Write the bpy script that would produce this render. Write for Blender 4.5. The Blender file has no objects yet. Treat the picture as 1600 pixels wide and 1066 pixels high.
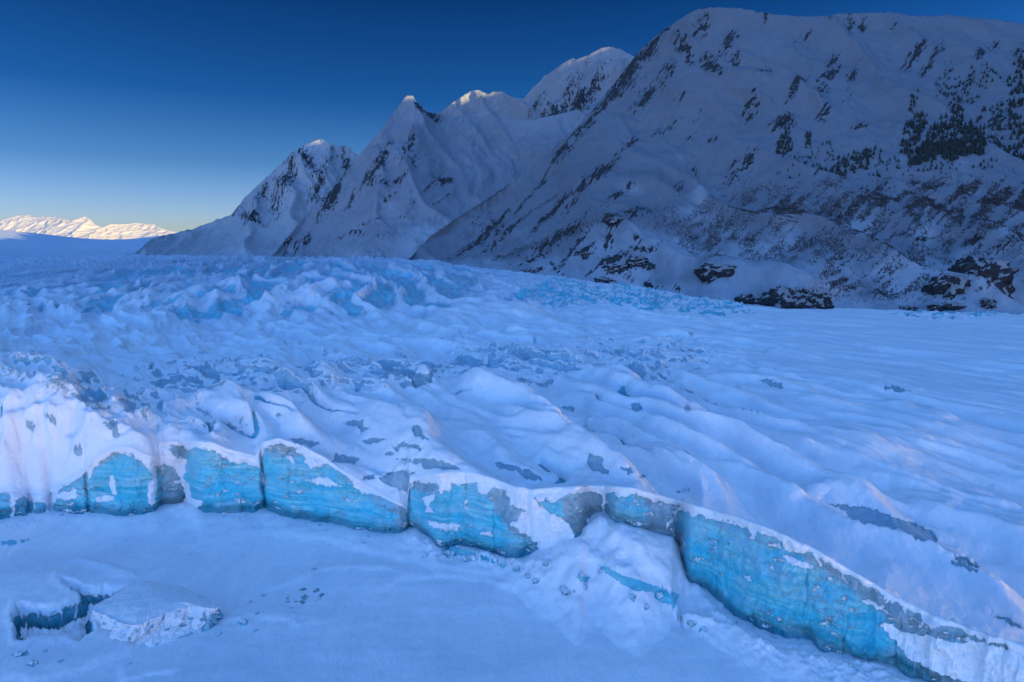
import bpy, math, random, time
import numpy as np
from math import radians as R

T0 = time.time()
rng = np.random.default_rng(7)
random.seed(7)
scene = bpy.context.scene
COL = scene.collection

# ------------------------------------------------------------------ camera
F = 1067.0            # focal length in photo pixels (photo is 1600 wide)
HOR = 400.0           # photo row of eye level
PITCH = math.atan((533.0 - HOR) / F)
CAMZ = 120.0
cam_d = bpy.data.cameras.new('camera')
cam = bpy.data.objects.new('camera', cam_d)
COL.objects.link(cam)
cam.location = (0, 0, CAMZ)
cam.rotation_euler = (R(90) - PITCH, 0, 0)
cam_d.sensor_width = 36.0
cam_d.lens = 36.0 * F / 1600.0
cam_d.clip_start = 1.0
cam_d.clip_end = 60000.0
scene.camera = cam

# ------------------------------------------------------------------ light
SUN_AZ, SUN_EL = 125.0, 6.0            # degrees clockwise from the view direction (+Y), above horizon
world = bpy.data.worlds.new("World")
scene.world = world
world.use_nodes = True
wn = world.node_tree.nodes; wl = world.node_tree.links
wn.clear()
w_out = wn.new('ShaderNodeOutputWorld')
w_bg = wn.new('ShaderNodeBackground')
w_sky = wn.new('ShaderNodeTexSky')
w_sky.sky_type = 'NISHITA'
w_sky.sun_disc = False
w_sky.sun_elevation = R(SUN_EL)
w_sky.sun_rotation = R(SUN_AZ)
w_sky.altitude = 300
w_sky.air_density = 1.0
w_sky.dust_density = 0.6
w_sky.ozone_density = 2.0
# the clear winter sky is pale at the horizon, deep blue higher up; brightness added overhead and behind the camera lights the snow
w_tc = wn.new('ShaderNodeTexCoord'); w_sx = wn.new('ShaderNodeSeparateXYZ'); wl.new(w_tc.outputs['Generated'], w_sx.inputs[0])
w_ramp = wn.new('ShaderNodeValToRGB'); wl.new(w_sx.outputs[2], w_ramp.inputs[0])
SKY_RAMP = [(0.0, (.56, .68, 1.16)), (.052, (.42, .54, 1.10)), (.122, (.15, .30, .64)), (.208, (.032, .16, .42)), (.342, (.009, .085, .24)), (.5, (.10, .22, .42)), (1.0, (.74, .88, 1.10))]
SKY_MUL = 1.8
er = w_ramp.color_ramp.elements
while len(er) < len(SKY_RAMP): er.new(0.5)
for e, (p, c) in zip(er, SKY_RAMP): e.position = p; e.color = (*[v / SKY_MUL for v in c], 1)
def w_math(op, a, b):
    t = wn.new('ShaderNodeMath'); t.operation = op
    for i, v in enumerate((a, b)):
        if isinstance(v, float): t.inputs[i].default_value = v
        else: wl.new(v, t.inputs[i])
    return t.outputs[0]
SKY_AX, SKY_AY, SKY_AXY = 0.05, -1.02, 0.85
w_e = w_math('ADD', w_math('MULTIPLY', w_sx.outputs[0], SKY_AX), w_math('MULTIPLY', w_sx.outputs[1], SKY_AY))
w_e = w_math('ADD', w_e, w_math('MULTIPLY', w_math('MULTIPLY', w_sx.outputs[0], w_sx.outputs[1]), SKY_AXY))
w_az = w_math('EXPONENT', w_e, 0.0)
w_az = w_math('MULTIPLY', w_az, SKY_MUL)
w_mix = wn.new('ShaderNodeMix'); w_mix.data_type = 'RGBA'; w_mix.blend_type = 'MULTIPLY'; w_mix.inputs[0].default_value = 1.0
wl.new(w_sky.outputs[0], w_mix.inputs[6]); wl.new(w_ramp.outputs[0], w_mix.inputs[7])
w_scl = wn.new('ShaderNodeVectorMath'); w_scl.operation = 'SCALE'
wl.new(w_mix.outputs[2], w_scl.inputs[0]); wl.new(w_az, w_scl.inputs[3])
wl.new(w_scl.outputs[0], w_bg.inputs[0])
w_bg.inputs[1].default_value = 0.15
wl.new(w_bg.outputs[0], w_out.inputs[0])

sun_d = bpy.data.lights.new('sun', 'SUN')
sun = bpy.data.objects.new('sun', sun_d)
COL.objects.link(sun)
sun_d.energy = 2.2
sun_d.angle = R(0.5)
sun_d.color = (1.0, 0.70, 0.22)
sd = np.array([math.sin(R(SUN_AZ)) * math.cos(R(SUN_EL)), math.cos(R(SUN_AZ)) * math.cos(R(SUN_EL)), math.sin(R(SUN_EL))])
from mathutils import Vector
sun.rotation_euler = Vector(sd.tolist()).to_track_quat('Z', 'Y').to_euler()

vs = scene.view_settings
scene.display_settings.display_device = 'sRGB'
vs.view_transform = 'Standard'; vs.look = 'None'; vs.exposure = 2.45; vs.gamma = 1.0
vs.use_curve_mapping = False

# ------------------------------------------------------------------ numeric helpers
cp, sp = math.cos(PITCH), math.sin(PITCH)
def Yw(row): return F * cp + (533.0 - row) * sp
def Zw(row): return (533.0 - row) * cp - F * sp
def slope(row): return Zw(row) / Yw(row)               # dz/dY of the sight line through a photo row
def unproj_z(px, row, z):
    Y = (z - CAMZ) / slope(row)
    return (px - 800.0) / Yw(row) * Y, Y
def unproj_Y(px, row, Y):
    return (px - 800.0) / Yw(row) * Y, CAMZ + slope(row) * Y
def proj(X, Y, Z):
    d = Y * cp - (Z - CAMZ) * sp
    v = Y * sp + (Z - CAMZ) * cp
    return 800.0 + F * X / d, 533.0 - F * v / d

PERM = np.random.default_rng(3).permutation(256).astype(np.int32)
PERM = np.concatenate([PERM, PERM, PERM])
GA = np.random.default_rng(5).random(256) * 2 * np.pi
GX, GY = np.cos(GA).astype(np.float32), np.sin(GA).astype(np.float32)
def perlin(x, y, seed=0):
    x = np.asarray(x, np.float32); y = np.asarray(y, np.float32)
    x0 = np.floor(x); y0 = np.floor(y)
    fx = x - x0; fy = y - y0
    ix = x0.astype(np.int32) & 255; iy = (y0.astype(np.int32) + seed * 17) & 255
    u = fx * fx * fx * (fx * (fx * 6 - 15) + 10); v = fy * fy * fy * (fy * (fy * 6 - 15) + 10)
    a = PERM[ix + seed % 251] ; b = PERM[ix + 1 + seed % 251]
    h00 = PERM[a + iy]; h10 = PERM[b + iy]; h01 = PERM[a + iy + 1]; h11 = PERM[b + iy + 1]
    n00 = GX[h00] * fx + GY[h00] * fy
    n10 = GX[h10] * (fx - 1) + GY[h10] * fy
    n01 = GX[h01] * fx + GY[h01] * (fy - 1)
    n11 = GX[h11] * (fx - 1) + GY[h11] * (fy - 1)
    return 1.5 * ((n00 + u * (n10 - n00)) * (1 - v) + (n01 + u * (n11 - n01)) * v)
def fbm(x, y, o=4, seed=0, g=0.5, lac=2.03):
    s = 0; a = 1.0
    for i in range(o):
        s = s + a * perlin(x, y, seed + i * 7); x = x * lac + 3.7; y = y * lac + 1.3; a *= g
    return s
def ridged(x, y, o=4, seed=0, g=0.5, lac=2.1):
    s = 0; a = 1.0; w = 1.0
    for i in range(o):
        n = (1 - np.abs(perlin(x, y, seed + i * 7)) * 1.6) ** 2 * w
        s = s + a * n; w = np.clip(n * 1.4, 0, 1)
        x = x * lac + 3.7; y = y * lac + 1.3; a *= g
    return s
def sst(a, b, x):
    t = np.clip((x - a) / (b - a), 0, 1); return t * t * (3 - 2 * t)
def gauss(x, w): return np.exp(-(x / w) ** 2)

def tps_fit(P, v, lam=1e-4):
    P = np.asarray(P, float); v = np.asarray(v, float); n = len(P)
    d2 = ((P[:, None] - P[None]) ** 2).sum(-1) + 1e-12
    K = 0.5 * d2 * np.log(d2) + np.eye(n) * lam
    A = np.zeros((n + 3, n + 3)); A[:n, :n] = K
    A[:n, n] = 1; A[:n, n + 1:] = P; A[n, :n] = 1; A[n + 1:, :n] = P.T
    w = np.linalg.solve(A, np.concatenate([v, [0, 0, 0]]))
    def ev(x, y):
        x = np.asarray(x, np.float32); y = np.asarray(y, np.float32)
        r = np.full(x.shape, w[n], np.float32) + w[n + 1] * x + w[n + 2] * y
        for i in range(n):
            d = (x - P[i, 0]) ** 2 + (y - P[i, 1]) ** 2 + 1e-12
            r += np.float32(0.5 * w[i]) * d * np.log(d)
        return r.astype(np.float32)
    return ev

def poly_sd(px, py, poly):
    """signed distance (inside positive) of arrays px,py to polygon, -99 far away"""
    poly = np.asarray(poly, float)
    out = np.full(px.shape, -99.0, np.float32)
    m = 30
    sel = (px > poly[:, 0].min() - m) & (px < poly[:, 0].max() + m) & (py > poly[:, 1].min() - m) & (py < poly[:, 1].max() + m)
    if not sel.any(): return out
    x = px[sel]; y = py[sel]
    d = np.full(x.shape, 1e9); ins = np.zeros(x.shape, bool)
    n = len(poly)
    for i in range(n):
        ax, ay = poly[i]; bx, by = poly[(i + 1) % n]
        ex, ey = bx - ax, by - ay
        t = np.clip(((x - ax) * ex + (y - ay) * ey) / (ex * ex + ey * ey + 1e-9), 0, 1)
        d = np.minimum(d, (x - ax - t * ex) ** 2 + (y - ay - t * ey) ** 2)
        c = ((ay > y) != (by > y))
        with np.errstate(divide='ignore', invalid='ignore'):
            c &= x < (bx - ax) * (y - ay) / (by - ay + 1e-12) + ax
        ins ^= c
    out[sel] = np.where(ins, 1, -1) * np.sqrt(d)
    return out
def crop(x0, y0, k, pts): return [(x0 + x * k, y0 + y * k) for x, y in pts]

def line_dist(X, Y, pts, reach=1e9):
    """signed distance (positive on the left of the walking direction) and parameter 0..1 along the polyline"""
    pts = np.asarray(pts, float)
    best = np.full(X.shape, 1e9, np.float32); sgn = np.ones(X.shape, np.float32); par = np.zeros(X.shape, np.float32)
    L = np.concatenate([[0], np.cumsum(np.hypot(*np.diff(pts, axis=0).T))])
    for i in range(len(pts) - 1):
        ax, ay = pts[i]; ex, ey = pts[i + 1] - pts[i]; l2 = ex * ex + ey * ey
        t = ((X - ax) * ex + (Y - ay) * ey) / l2
        tc = np.clip(t, 0, 1)
        dx = X - ax - tc * ex; dy = Y - ay - tc * ey
        d = np.sqrt(dx * dx + dy * dy)
        m = d < best
        best = np.where(m, d, best); sgn = np.where(m, np.sign(ex * dy - ey * dx), sgn)
        par = np.where(m, (L[i] + tc * (L[i + 1] - L[i])) / L[-1], par)
    return best * sgn, par

# ------------------------------------------------------------------ mesh helpers
def grid_mesh(name, X, Y, Z, mat, attrs=None, smooth=True, keep=None, flip=False):
    nr, nc = X.shape
    co = np.stack([X, Y, Z], -1).reshape(-1, 3).astype(np.float32)
    i = np.arange(nr * nc).reshape(nr, nc)
    q = np.stack([i[:-1, :-1], i[:-1, 1:], i[1:, 1:], i[1:, :-1]], -1)
    if keep is not None: q = q[keep[:-1, :-1]]
    q = q.reshape(-1, 4)
    if flip: q = q[:, ::-1]
    return raw_mesh(name, co, q, mat, attrs, smooth)
def raw_mesh(name, co, q, mat, attrs=None, smooth=True):
    me = bpy.data.meshes.new(name)
    me.vertices.add(len(co)); me.vertices.foreach_set('co', np.ascontiguousarray(co, np.float32).ravel())
    n, k = q.shape
    me.loops.add(n * k); me.loops.foreach_set('vertex_index', np.ascontiguousarray(q, np.int32).ravel())
    me.polygons.add(n)
    me.polygons.foreach_set('loop_start', np.arange(0, n * k, k, dtype=np.int32))
    me.polygons.foreach_set('use_smooth', np.full(n, smooth, bool))
    me.update(calc_edges=True)
    if attrs:
        for nm, a in attrs.items():
            at = me.attributes.new(nm, 'FLOAT', 'POINT')
            at.data.foreach_set('value', np.ascontiguousarray(a, np.float32).ravel())
    me.materials.append(mat)
    o = bpy.data.objects.new(name, me); COL.objects.link(o)
    return o
def struct(o): o['kind'] = 'structure'; return o
def thing(o, label, cat, group=None):
    o['label'] = label; o['category'] = cat
    if group: o['group'] = group
    return o

# ------------------------------------------------------------------ materials
class NT:
    def __init__(s, name):
        s.m = bpy.data.materials.new(name); s.m.use_nodes = True
        s.t = s.m.node_tree; s.t.nodes.clear()
        s.out = s.n('ShaderNodeOutputMaterial'); s.b = s.n('ShaderNodeBsdfPrincipled')
        s.l(s.b.outputs[0], s.out.inputs[0])
        s.co = s.n('ShaderNodeTexCoord').outputs['Object']
    def n(s, k, **kw):
        a = s.t.nodes.new(k)
        for i, v in kw.items(): setattr(a, i, v)
        return a
    def l(s, a, b): s.t.links.new(a, b)
    def val(s, sock, v):
        if isinstance(v, (int, float, tuple)): sock.default_value = v
        else: s.l(v, sock)
    def attr(s, nm): return s.n('ShaderNodeAttribute', attribute_name=nm).outputs['Fac']
    def noise(s, scale, detail=4, rough=0.55, sc=None, dist=0.0, rot=None):
        v = s.co
        if sc or rot:
            mp = s.n('ShaderNodeMapping'); s.l(v, mp.inputs[0])
            if sc: mp.inputs['Scale'].default_value = sc
            if rot: mp.inputs['Rotation'].default_value = rot
            v = mp.outputs[0]
        t = s.n('ShaderNodeTexNoise'); s.l(v, t.inputs['Vector'])
        t.inputs['Scale'].default_value = scale; t.inputs['Detail'].default_value = detail
        t.inputs['Roughness'].default_value = rough; t.inputs['Distortion'].default_value = dist
        return t.outputs['Fac']
    def math(s, op, a, b=0.0, c=0.0):
        t = s.n('ShaderNodeMath', operation=op)
        s.val(t.inputs[0], a); s.val(t.inputs[1], b); s.val(t.inputs[2], c)
        return t.outputs[0]
    def rng(s, v, a, b, c=0.0, d=1.0, smooth=True):
        t = s.n('ShaderNodeMapRange', interpolation_type='SMOOTHSTEP' if smooth else 'LINEAR')
        s.val(t.inputs[0], v)
        for i, q in enumerate((a, b, c, d)): s.val(t.inputs[i + 1], q)
        return t.outputs[0]
    def mix(s, f, a, b):
        t = s.n('ShaderNodeMix', data_type='RGBA'); s.val(t.inputs[0], f)
        s.val(t.inputs[6], a if not isinstance(a, tuple) else (*a, 1)); s.val(t.inputs[7], b if not isinstance(b, tuple) else (*b, 1))
        return t.outputs[2]
    def bump(s, h, dist, strength=1.0, nrm=None):
        t = s.n('ShaderNodeBump'); s.l(h, t.inputs['Height'])
        t.inputs['Distance'].default_value = dist; t.inputs['Strength'].default_value = strength
        if nrm is not None: s.l(nrm, t.inputs['Normal'])
        return t.outputs[0]
    def geo_z(s):
        g = s.n('ShaderNodeNewGeometry'); x = s.n('ShaderNodeSeparateXYZ'); s.l(g.outputs['Normal'], x.inputs[0])
        return x.outputs[2]

SNOW = (0.80, 0.81, 0.84)
SNOW2 = (0.72, 0.75, 0.81)

def mat_snow_ice(name, band=1.0, snow=SNOW, snow2=SNOW2):
    """snow with bare glacier ice where the 'ice' attribute is 1; 'grey' turns the ice to weathered grey-blue"""
    m = NT(name)
    ice = m.attr('ice'); grey = m.attr('grey')
    nf = m.noise(0.9, 5, 0.65)
    nm = m.noise(0.22, 4, 0.6)
    edge = m.math('ADD', ice, m.math('MULTIPLY', m.math('SUBTRACT', nf, 0.5), 0.75))
    edge = m.math('ADD', edge, m.math('MULTIPLY', m.math('SUBTRACT', nm, 0.5), 0.5))
    fac = m.rng(edge, 0.43, 0.60)
    # ice colour: layered bands that follow the beds of the glacier
    b1 = m.noise(1.0, 5, 0.6, sc=(0.030, 0.030, 0.70), dist=0.5, rot=(0.0, R(5), 0.0))
    b2 = m.noise(0.09, 4, 0.6, dist=0.5)
    c = m.mix(m.rng(b1, 0.36, 0.66), (0.03, 0.44, 0.56), (0.30, 0.70, 0.76))
    c = m.mix(m.rng(b2, 0.35, 0.7), c, (0.04, 0.54, 0.72))
    dk = m.noise(0.16, 5, 0.7, sc=(1, 1, 0.5))
    c = m.mix(m.rng(dk, 0.58, 0.76, 0, 0.45), c, (0.012, 0.14, 0.22))
    cg = m.mix(m.rng(m.noise(0.3, 5, 0.7), 0.35, 0.65), (0.16, 0.31, 0.38), (0.32, 0.46, 0.52))
    cg = m.mix(m.rng(m.noise(0.5, 6, 0.75), 0.58, 0.78, 0, 0.6), cg, (0.15, 0.16, 0.16))
    g2 = m.rng(m.math('ADD', grey, m.math('MULTIPLY', m.math('SUBTRACT', nm, 0.5), 0.8)), 0.25, 0.8)
    c = m.mix(g2, c, cg)
    # frost flecks on the ice
    fl = m.rng(m.noise(1.6, 5, 0.75, sc=(1, 1, 1.6)), 0.61, 0.68, 0, 0.75)
    c = m.mix(fl, c, (0.55, 0.68, 0.76))
    ns = m.math('ADD', m.math('MULTIPLY', m.noise(0.02, 3, 0.5), 0.5), m.math('MULTIPLY', m.noise(0.10, 5, 0.62, sc=(1.0, 0.28, 1.0), rot=(0, 0, R(34)), dist=0.5), 0.5))
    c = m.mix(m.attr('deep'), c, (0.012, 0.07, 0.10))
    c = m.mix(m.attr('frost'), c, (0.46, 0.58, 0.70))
    sn = m.mix(m.rng(ns, 0.38, 0.62), snow, snow2)
    sn = m.mix(m.attr('far_shade'), sn, (0.34, 0.44, 0.58))  # dimmer light painted into the far snow and the icefall troughs
    m.l(m.mix(fac, sn, c), m.b.inputs['Base Color'])
    m.l(m.rng(fac, 0, 1, 0.75, 0.32), m.b.inputs['Roughness'])
    m.b.inputs['Specular IOR Level'].default_value = 0.35
    # wind texture of the snow, chipped surface of the ice
    s1 = m.noise(0.5, 6, 0.62, sc=(1.0, 0.45, 1.0), rot=(0, 0, R(34)), dist=0.4)
    s2 = m.noise(0.12, 5, 0.6, sc=(1.0, 0.35, 1.0), rot=(0, 0, R(34)))
    i1 = m.noise(0.8, 6, 0.7)
    s3 = m.noise(2.2, 3, 0.6, sc=(1.0, 0.4, 1.0), rot=(0, 0, R(40)))
    h = m.math('ADD', m.math('MULTIPLY', s1, 0.42), m.math('MULTIPLY', s2, 1.6)); h = m.math('ADD', h, m.math('MULTIPLY', s3, 0.05))
    hi = m.math('MULTIPLY', i1, 0.9 * band)
    hh = m.n('ShaderNodeMix', data_type='FLOAT'); m.l(fac, hh.inputs[0]); m.l(h, hh.inputs[2]); m.l(hi, hh.inputs[3])
    h2 = m.math('SUBTRACT', hh.outputs[0], m.math('MULTIPLY', fac, 0.25))
    m.l(m.bump(h2, 1.0, 0.9), m.b.inputs['Normal'])
    return m.m

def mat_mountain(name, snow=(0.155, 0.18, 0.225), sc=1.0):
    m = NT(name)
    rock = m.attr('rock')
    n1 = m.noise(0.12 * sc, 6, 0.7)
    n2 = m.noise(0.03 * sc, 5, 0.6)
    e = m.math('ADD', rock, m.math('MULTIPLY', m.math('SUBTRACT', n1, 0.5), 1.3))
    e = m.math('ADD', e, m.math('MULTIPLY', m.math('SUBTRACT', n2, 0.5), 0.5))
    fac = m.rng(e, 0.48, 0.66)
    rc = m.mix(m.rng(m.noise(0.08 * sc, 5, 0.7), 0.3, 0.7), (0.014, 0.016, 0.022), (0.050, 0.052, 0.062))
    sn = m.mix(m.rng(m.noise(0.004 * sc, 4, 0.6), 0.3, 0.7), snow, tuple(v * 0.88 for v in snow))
    sn = m.mix(m.attr('foot_light'), sn, (0.34, 0.38, 0.45))  # slope foot painted lighter, a light gradient held in the snow colour
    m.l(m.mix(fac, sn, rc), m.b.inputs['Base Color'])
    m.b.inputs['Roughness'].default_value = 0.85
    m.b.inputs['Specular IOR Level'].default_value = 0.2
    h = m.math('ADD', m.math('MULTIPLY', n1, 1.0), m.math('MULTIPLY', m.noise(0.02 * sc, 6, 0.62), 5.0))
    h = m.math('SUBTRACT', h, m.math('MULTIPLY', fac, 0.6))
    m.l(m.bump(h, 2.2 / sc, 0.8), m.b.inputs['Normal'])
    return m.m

def mat_plain(name, c1, c2, scale=1.0, rough=0.85, bump=0.1):
    m = NT(name)
    n = m.noise(scale, 5, 0.65)
    m.l(m.mix(m.rng(n, 0.3, 0.7), c1, c2), m.b.inputs['Base Color'])
    m.b.inputs['Roughness'].default_value = rough
    if bump: m.l(m.bump(n, bump, 0.8), m.b.inputs['Normal'])
    return m.m

M_GLACIER = mat_snow_ice('glacier_snow_and_ice')
M_LAKE = mat_snow_ice('lake_snow', 0.7, (0.80, 0.81, 0.85), (0.70, 0.73, 0.80))
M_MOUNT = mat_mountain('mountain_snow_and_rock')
M_FAR = mat_mountain('far_mountain_snow', (0.58, 0.56, 0.54), 0.25)
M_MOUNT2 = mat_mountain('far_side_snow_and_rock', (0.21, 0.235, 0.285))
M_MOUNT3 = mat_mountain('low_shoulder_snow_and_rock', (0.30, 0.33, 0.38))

# ------------------------------------------------------------------ traced ice outlines (photo pixels)
K1 = lambda p: crop(0, 640, 0.4, p)
K2 = lambda p: crop(380, 640, 0.2627, p)
K3 = lambda p: crop(600, 640, 0.3997, p)
K4 = lambda p: crop(1020, 740, 0.3626, p)
K6 = lambda p: crop(0, 860, 0.2375, p)
FACE_ICE = [
    K1([(-40, 470), (-40, 330), (30, 325), (45, 350), (45, 400), (50, 450)]),
    K1([(62, 450), (60, 360), (75, 340), (125, 355), (130, 390), (120, 430)]),
    K1([(128, 430), (135, 370), (170, 360), (182, 390), (165, 430)]),
    K1([(200, 420), (215, 355), (240, 310), (300, 270), (338, 248), (345, 300), (335, 430), (260, 430)]),
    K1([(335, 440), (345, 280), (370, 230), (400, 200), (440, 175), (500, 168), (540, 190), (570, 230), (600, 260), (615, 370), (622, 440), (480, 440)]),
    K1([(612, 390), (610, 225), (650, 215), (690, 235), (722, 330), (718, 390), (680, 400), (640, 395)]),
    K1([(645, 130), (700, 140), (740, 160), (800, 150), (860, 175), (900, 205), (960, 215), (1015, 225), (1030, 290), (1048, 350), (1060, 440), (800, 440), (762, 390), (800, 365), (745, 345), (740, 300), (715, 270), (735, 200), (690, 190)]),
    K2([(105, 330), (125, 215), (180, 200), (350, 220), (360, 310), (420, 350), (500, 310), (600, 385), (650, 440), (720, 500), (800, 500), (880, 540), (970, 555), (975, 800), (800, 820), (240, 720), (160, 620), (130, 430)]),
    K2([(975, 480), (1060, 400), (1115, 440), (1170, 440), (1165, 470), (1070, 520), (1090, 620), (1115, 830), (1050, 800), (960, 780)]),
    K3([(155, 345), (200, 320), (255, 325), (262, 296), (365, 285), (370, 330), (395, 335), (430, 300), (480, 320), (490, 370), (555, 395), (530, 420), (490, 450), (560, 500), (600, 525), (600, 560), (560, 640), (180, 600), (170, 460)]),
    K3([(575, 315), (610, 298), (645, 308), (635, 350), (665, 368), (720, 325), (832, 318), (852, 350), (850, 420), (800, 430), (785, 500), (755, 515), (730, 470), (720, 440), (660, 410), (600, 370)]),
    K3([(868, 330), (910, 300), (960, 310), (1010, 345), (1100, 355), (1155, 378), (1130, 410), (1105, 455), (1115, 520), (1050, 540), (900, 520), (855, 430), (865, 370)]),
    K4([(50, 260), (90, 185), (120, 155), (180, 168), (330, 192), (480, 260), (600, 300), (740, 350), (860, 410), (980, 492), (1100, 542), (1200, 582), (1300, 632), (1450, 672), (1540, 712), (1700, 790), (1500, 748), (1380, 722), (1300, 735), (1200, 700), (1100, 690), (1000, 640), (975, 655), (1040, 720), (1100, 800), (1200, 850), (1400, 920), (1500, 1100), (900, 1000), (100, 700), (125, 370), (130, 320), (50, 290)]),
]
FACE_SNOW = [
    K1([(215, 345), (250, 318), (300, 312), (300, 345), (240, 352)]),
    K1([(428, 250), (445, 262), (455, 330), (440, 335), (430, 290)]),
    K1([(365, 345), (440, 335), (450, 358), (380, 362)]),
    K1([(580, 290), (610, 250), (612, 310), (600, 375), (575, 365)]),
    K3([(172, 428), (210, 442), (300, 448), (285, 478), (222, 468), (180, 455)]),
    K3([(152, 345), (200, 328), (200, 345), (178, 380), (195, 405), (165, 402)]),
    K2([(255, 255), (300, 280), (312, 330), (262, 300)]),
    K2([(415, 410), (500, 400), (590, 465), (500, 455), (430, 440)]),
    K3([(375, 478), (430, 482), (428, 495), (378, 492)]),
    K3([(315, 350), (325, 350), (328, 395), (320, 420)]),
    K4([(548, 355), (600, 358), (700, 402), (680, 412), (600, 396)]),
    K4([(385, 432), (402, 436), (430, 472), (412, 466)]),
    K4([(895, 542), (930, 545), (1000, 575), (985, 585), (920, 568)]),
    K4([(1080, 555), (1150, 575), (1200, 612), (1120, 595)]),
    K4([(205, 180), (330, 205), (420, 232), (330, 215)]),
]
FACE_GREY = [
    K1([(370, 230), (400, 165), (460, 150), (520, 160), (440, 180), (400, 215)]),
    K1([(645, 120), (740, 140), (735, 200), (690, 190)]),
    K1([(610, 215), (700, 230), (725, 390), (640, 395)]),
    K2([(120, 260), (130, 190), (360, 215), (365, 290), (200, 275)]),
    K2([(880, 560), (975, 540), (980, 700), (930, 720)]),
    K2([(975, 480), (975, 360), (1115, 380), (1170, 470), (1060, 500)]),
    K3([(400, 330), (430, 295), (560, 395), (500, 450), (600, 540), (500, 480), (450, 420)]),
    K3([(700, 330), (850, 320), (852, 420), (780, 520), (700, 440)]),
    K3([(960, 310), (1155, 378), (1110, 560), (980, 560), (1040, 400)]),
    K4([(50, 220), (130, 250), (130, 360), (40, 330)]),
    K4([(560, 300), (740, 350), (980, 492), (1200, 582), (1600, 765), (1400, 735), (1100, 700), (980, 600), (850, 500), (700, 400)]),
    K4([(1050, 700), (1200, 830), (1400, 920), (1240, 930), (1120, 820)]),
]
SURF_ICE = [
    K1([(400, 52), (430, 40), (462, 36), (458, 60), (474, 95), (440, 106), (436, 68)]),
    K1([(165, 16), (195, 18), (225, 45), (215, 56)]),
    K1([(98, 45), (130, 50), (138, 70), (122, 88)]),
    K1([(288, 140), (312, 135), (316, 178), (300, 182)]),
    K2([(575, 78), (650, 60), (710, 55), (720, 100), (752, 110), (700, 138), (680, 92), (600, 82)]),
    K2([(700, 178), (760, 162), (850, 170), (800, 195), (740, 195)]),
    K2([(885, 200), (920, 215), (960, 185), (1060, 220), (1052, 237), (960, 205), (915, 240)]),
    K2([(840, 255), (870, 240), (890, 258), (860, 266)]),
    K2([(900, 296), (1000, 290), (1140, 288), (1290, 338), (1270, 350), (1080, 347), (1060, 315)]),
    K2([(522, 302), (560, 258), (695, 290), (660, 322), (580, 312)]),
    K2([(698, 410), (770, 378), (785, 400), (720, 418)]),
    K2([(180, 22), (215, 18), (240, 32), (200, 40)]),
    K2([(270, 172), (340, 168), (452, 190), (400, 218), (340, 204)]),
    K2([(810, 400), (880, 370), (970, 355), (1080, 375), (1110, 430), (1060, 470), (960, 480), (930, 470), (850, 440)]),
    K3([(792, 200), (806, 168), (862, 186), (850, 205), (880, 245), (820, 236), (796, 216)]),
    K3([(930, 214), (965, 222), (975, 240), (955, 256), (945, 235)]),
    K3([(1000, 252), (1020, 255), (1018, 264), (998, 262)]),
    K3([(430, 200), (500, 215), (560, 232), (625, 270), (560, 272), (540, 245), (450, 222)]),
    K3([(110, 60), (135, 50), (150, 90), (175, 115), (140, 100), (118, 95)]),
    K3([(1140, 318), (1190, 308), (1192, 316), (1150, 325)]),
    K4([(745, 122), (900, 138), (1020, 172), (1110, 208), (1210, 248), (1225, 288), (1140, 280), (1080, 238), (950, 215), (860, 192), (820, 150)]),
    K4([(1255, 372), (1340, 380), (1400, 410), (1395, 420), (1320, 395)]),
    K4([(1295, 345), (1350, 360), (1410, 395), (1400, 400), (1320, 368)]),
    K4([(1450, 602), (1540, 620), (1640, 690), (1560, 650)]),
    crop(1000, 440, 0.375, [(500, 410), (530, 402), (590, 425), (600, 445), (540, 432)]),
    crop(1000, 440, 0.375, [(1005, 435), (1060, 430), (1130, 455), (1060, 456)]),
    crop(500, 400, 0.375, [(190, 485), (280, 462), (350, 470), (460, 500), (440, 520), (350, 500), (250, 488)]),
    crop(500, 400, 0.375, [(340, 525), (400, 515), (450, 528), (400, 542), (345, 540)]),
    crop(500, 400, 0.375, [(1000, 622), (1050, 625), (1052, 642), (1020, 640)]),
    crop(500, 400, 0.375, [(1295, 615), (1335, 612), (1340, 640), (1300, 640)]),
    crop(0, 380, 0.375, [(300, 620), (340, 625), (420, 670), (460, 690), (400, 690), (340, 660)]),
    crop(0, 380, 0.375, [(490, 640), (540, 655), (570, 680), (560, 705), (520, 690)]),
    crop(0, 380, 0.375, [(800, 510), (860, 505), (920, 545), (910, 570), (860, 555)]),
    crop(0, 380, 0.375, [(750, 560), (800, 555), (850, 578), (840, 590), (790, 572)]),
    crop(0, 380, 0.375, [(240, 545), (300, 550), (350, 575), (320, 585), (270, 570)]),
]

def ice_from_polys(px, py, polys, wob=3.0, seed=40, soft=2.5, ax=0.09):
    wx = fbm(px * ax, py * ax, 4, seed, 0.6) * wob; wy = fbm(px * ax, py * ax, 4, seed + 31, 0.6) * wob
    out = np.zeros(px.shape, np.float32)
    for p in polys:
        out = np.maximum(out, sst(-soft, soft, poly_sd(px + wx, py + wy, p)))
    return out

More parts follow.
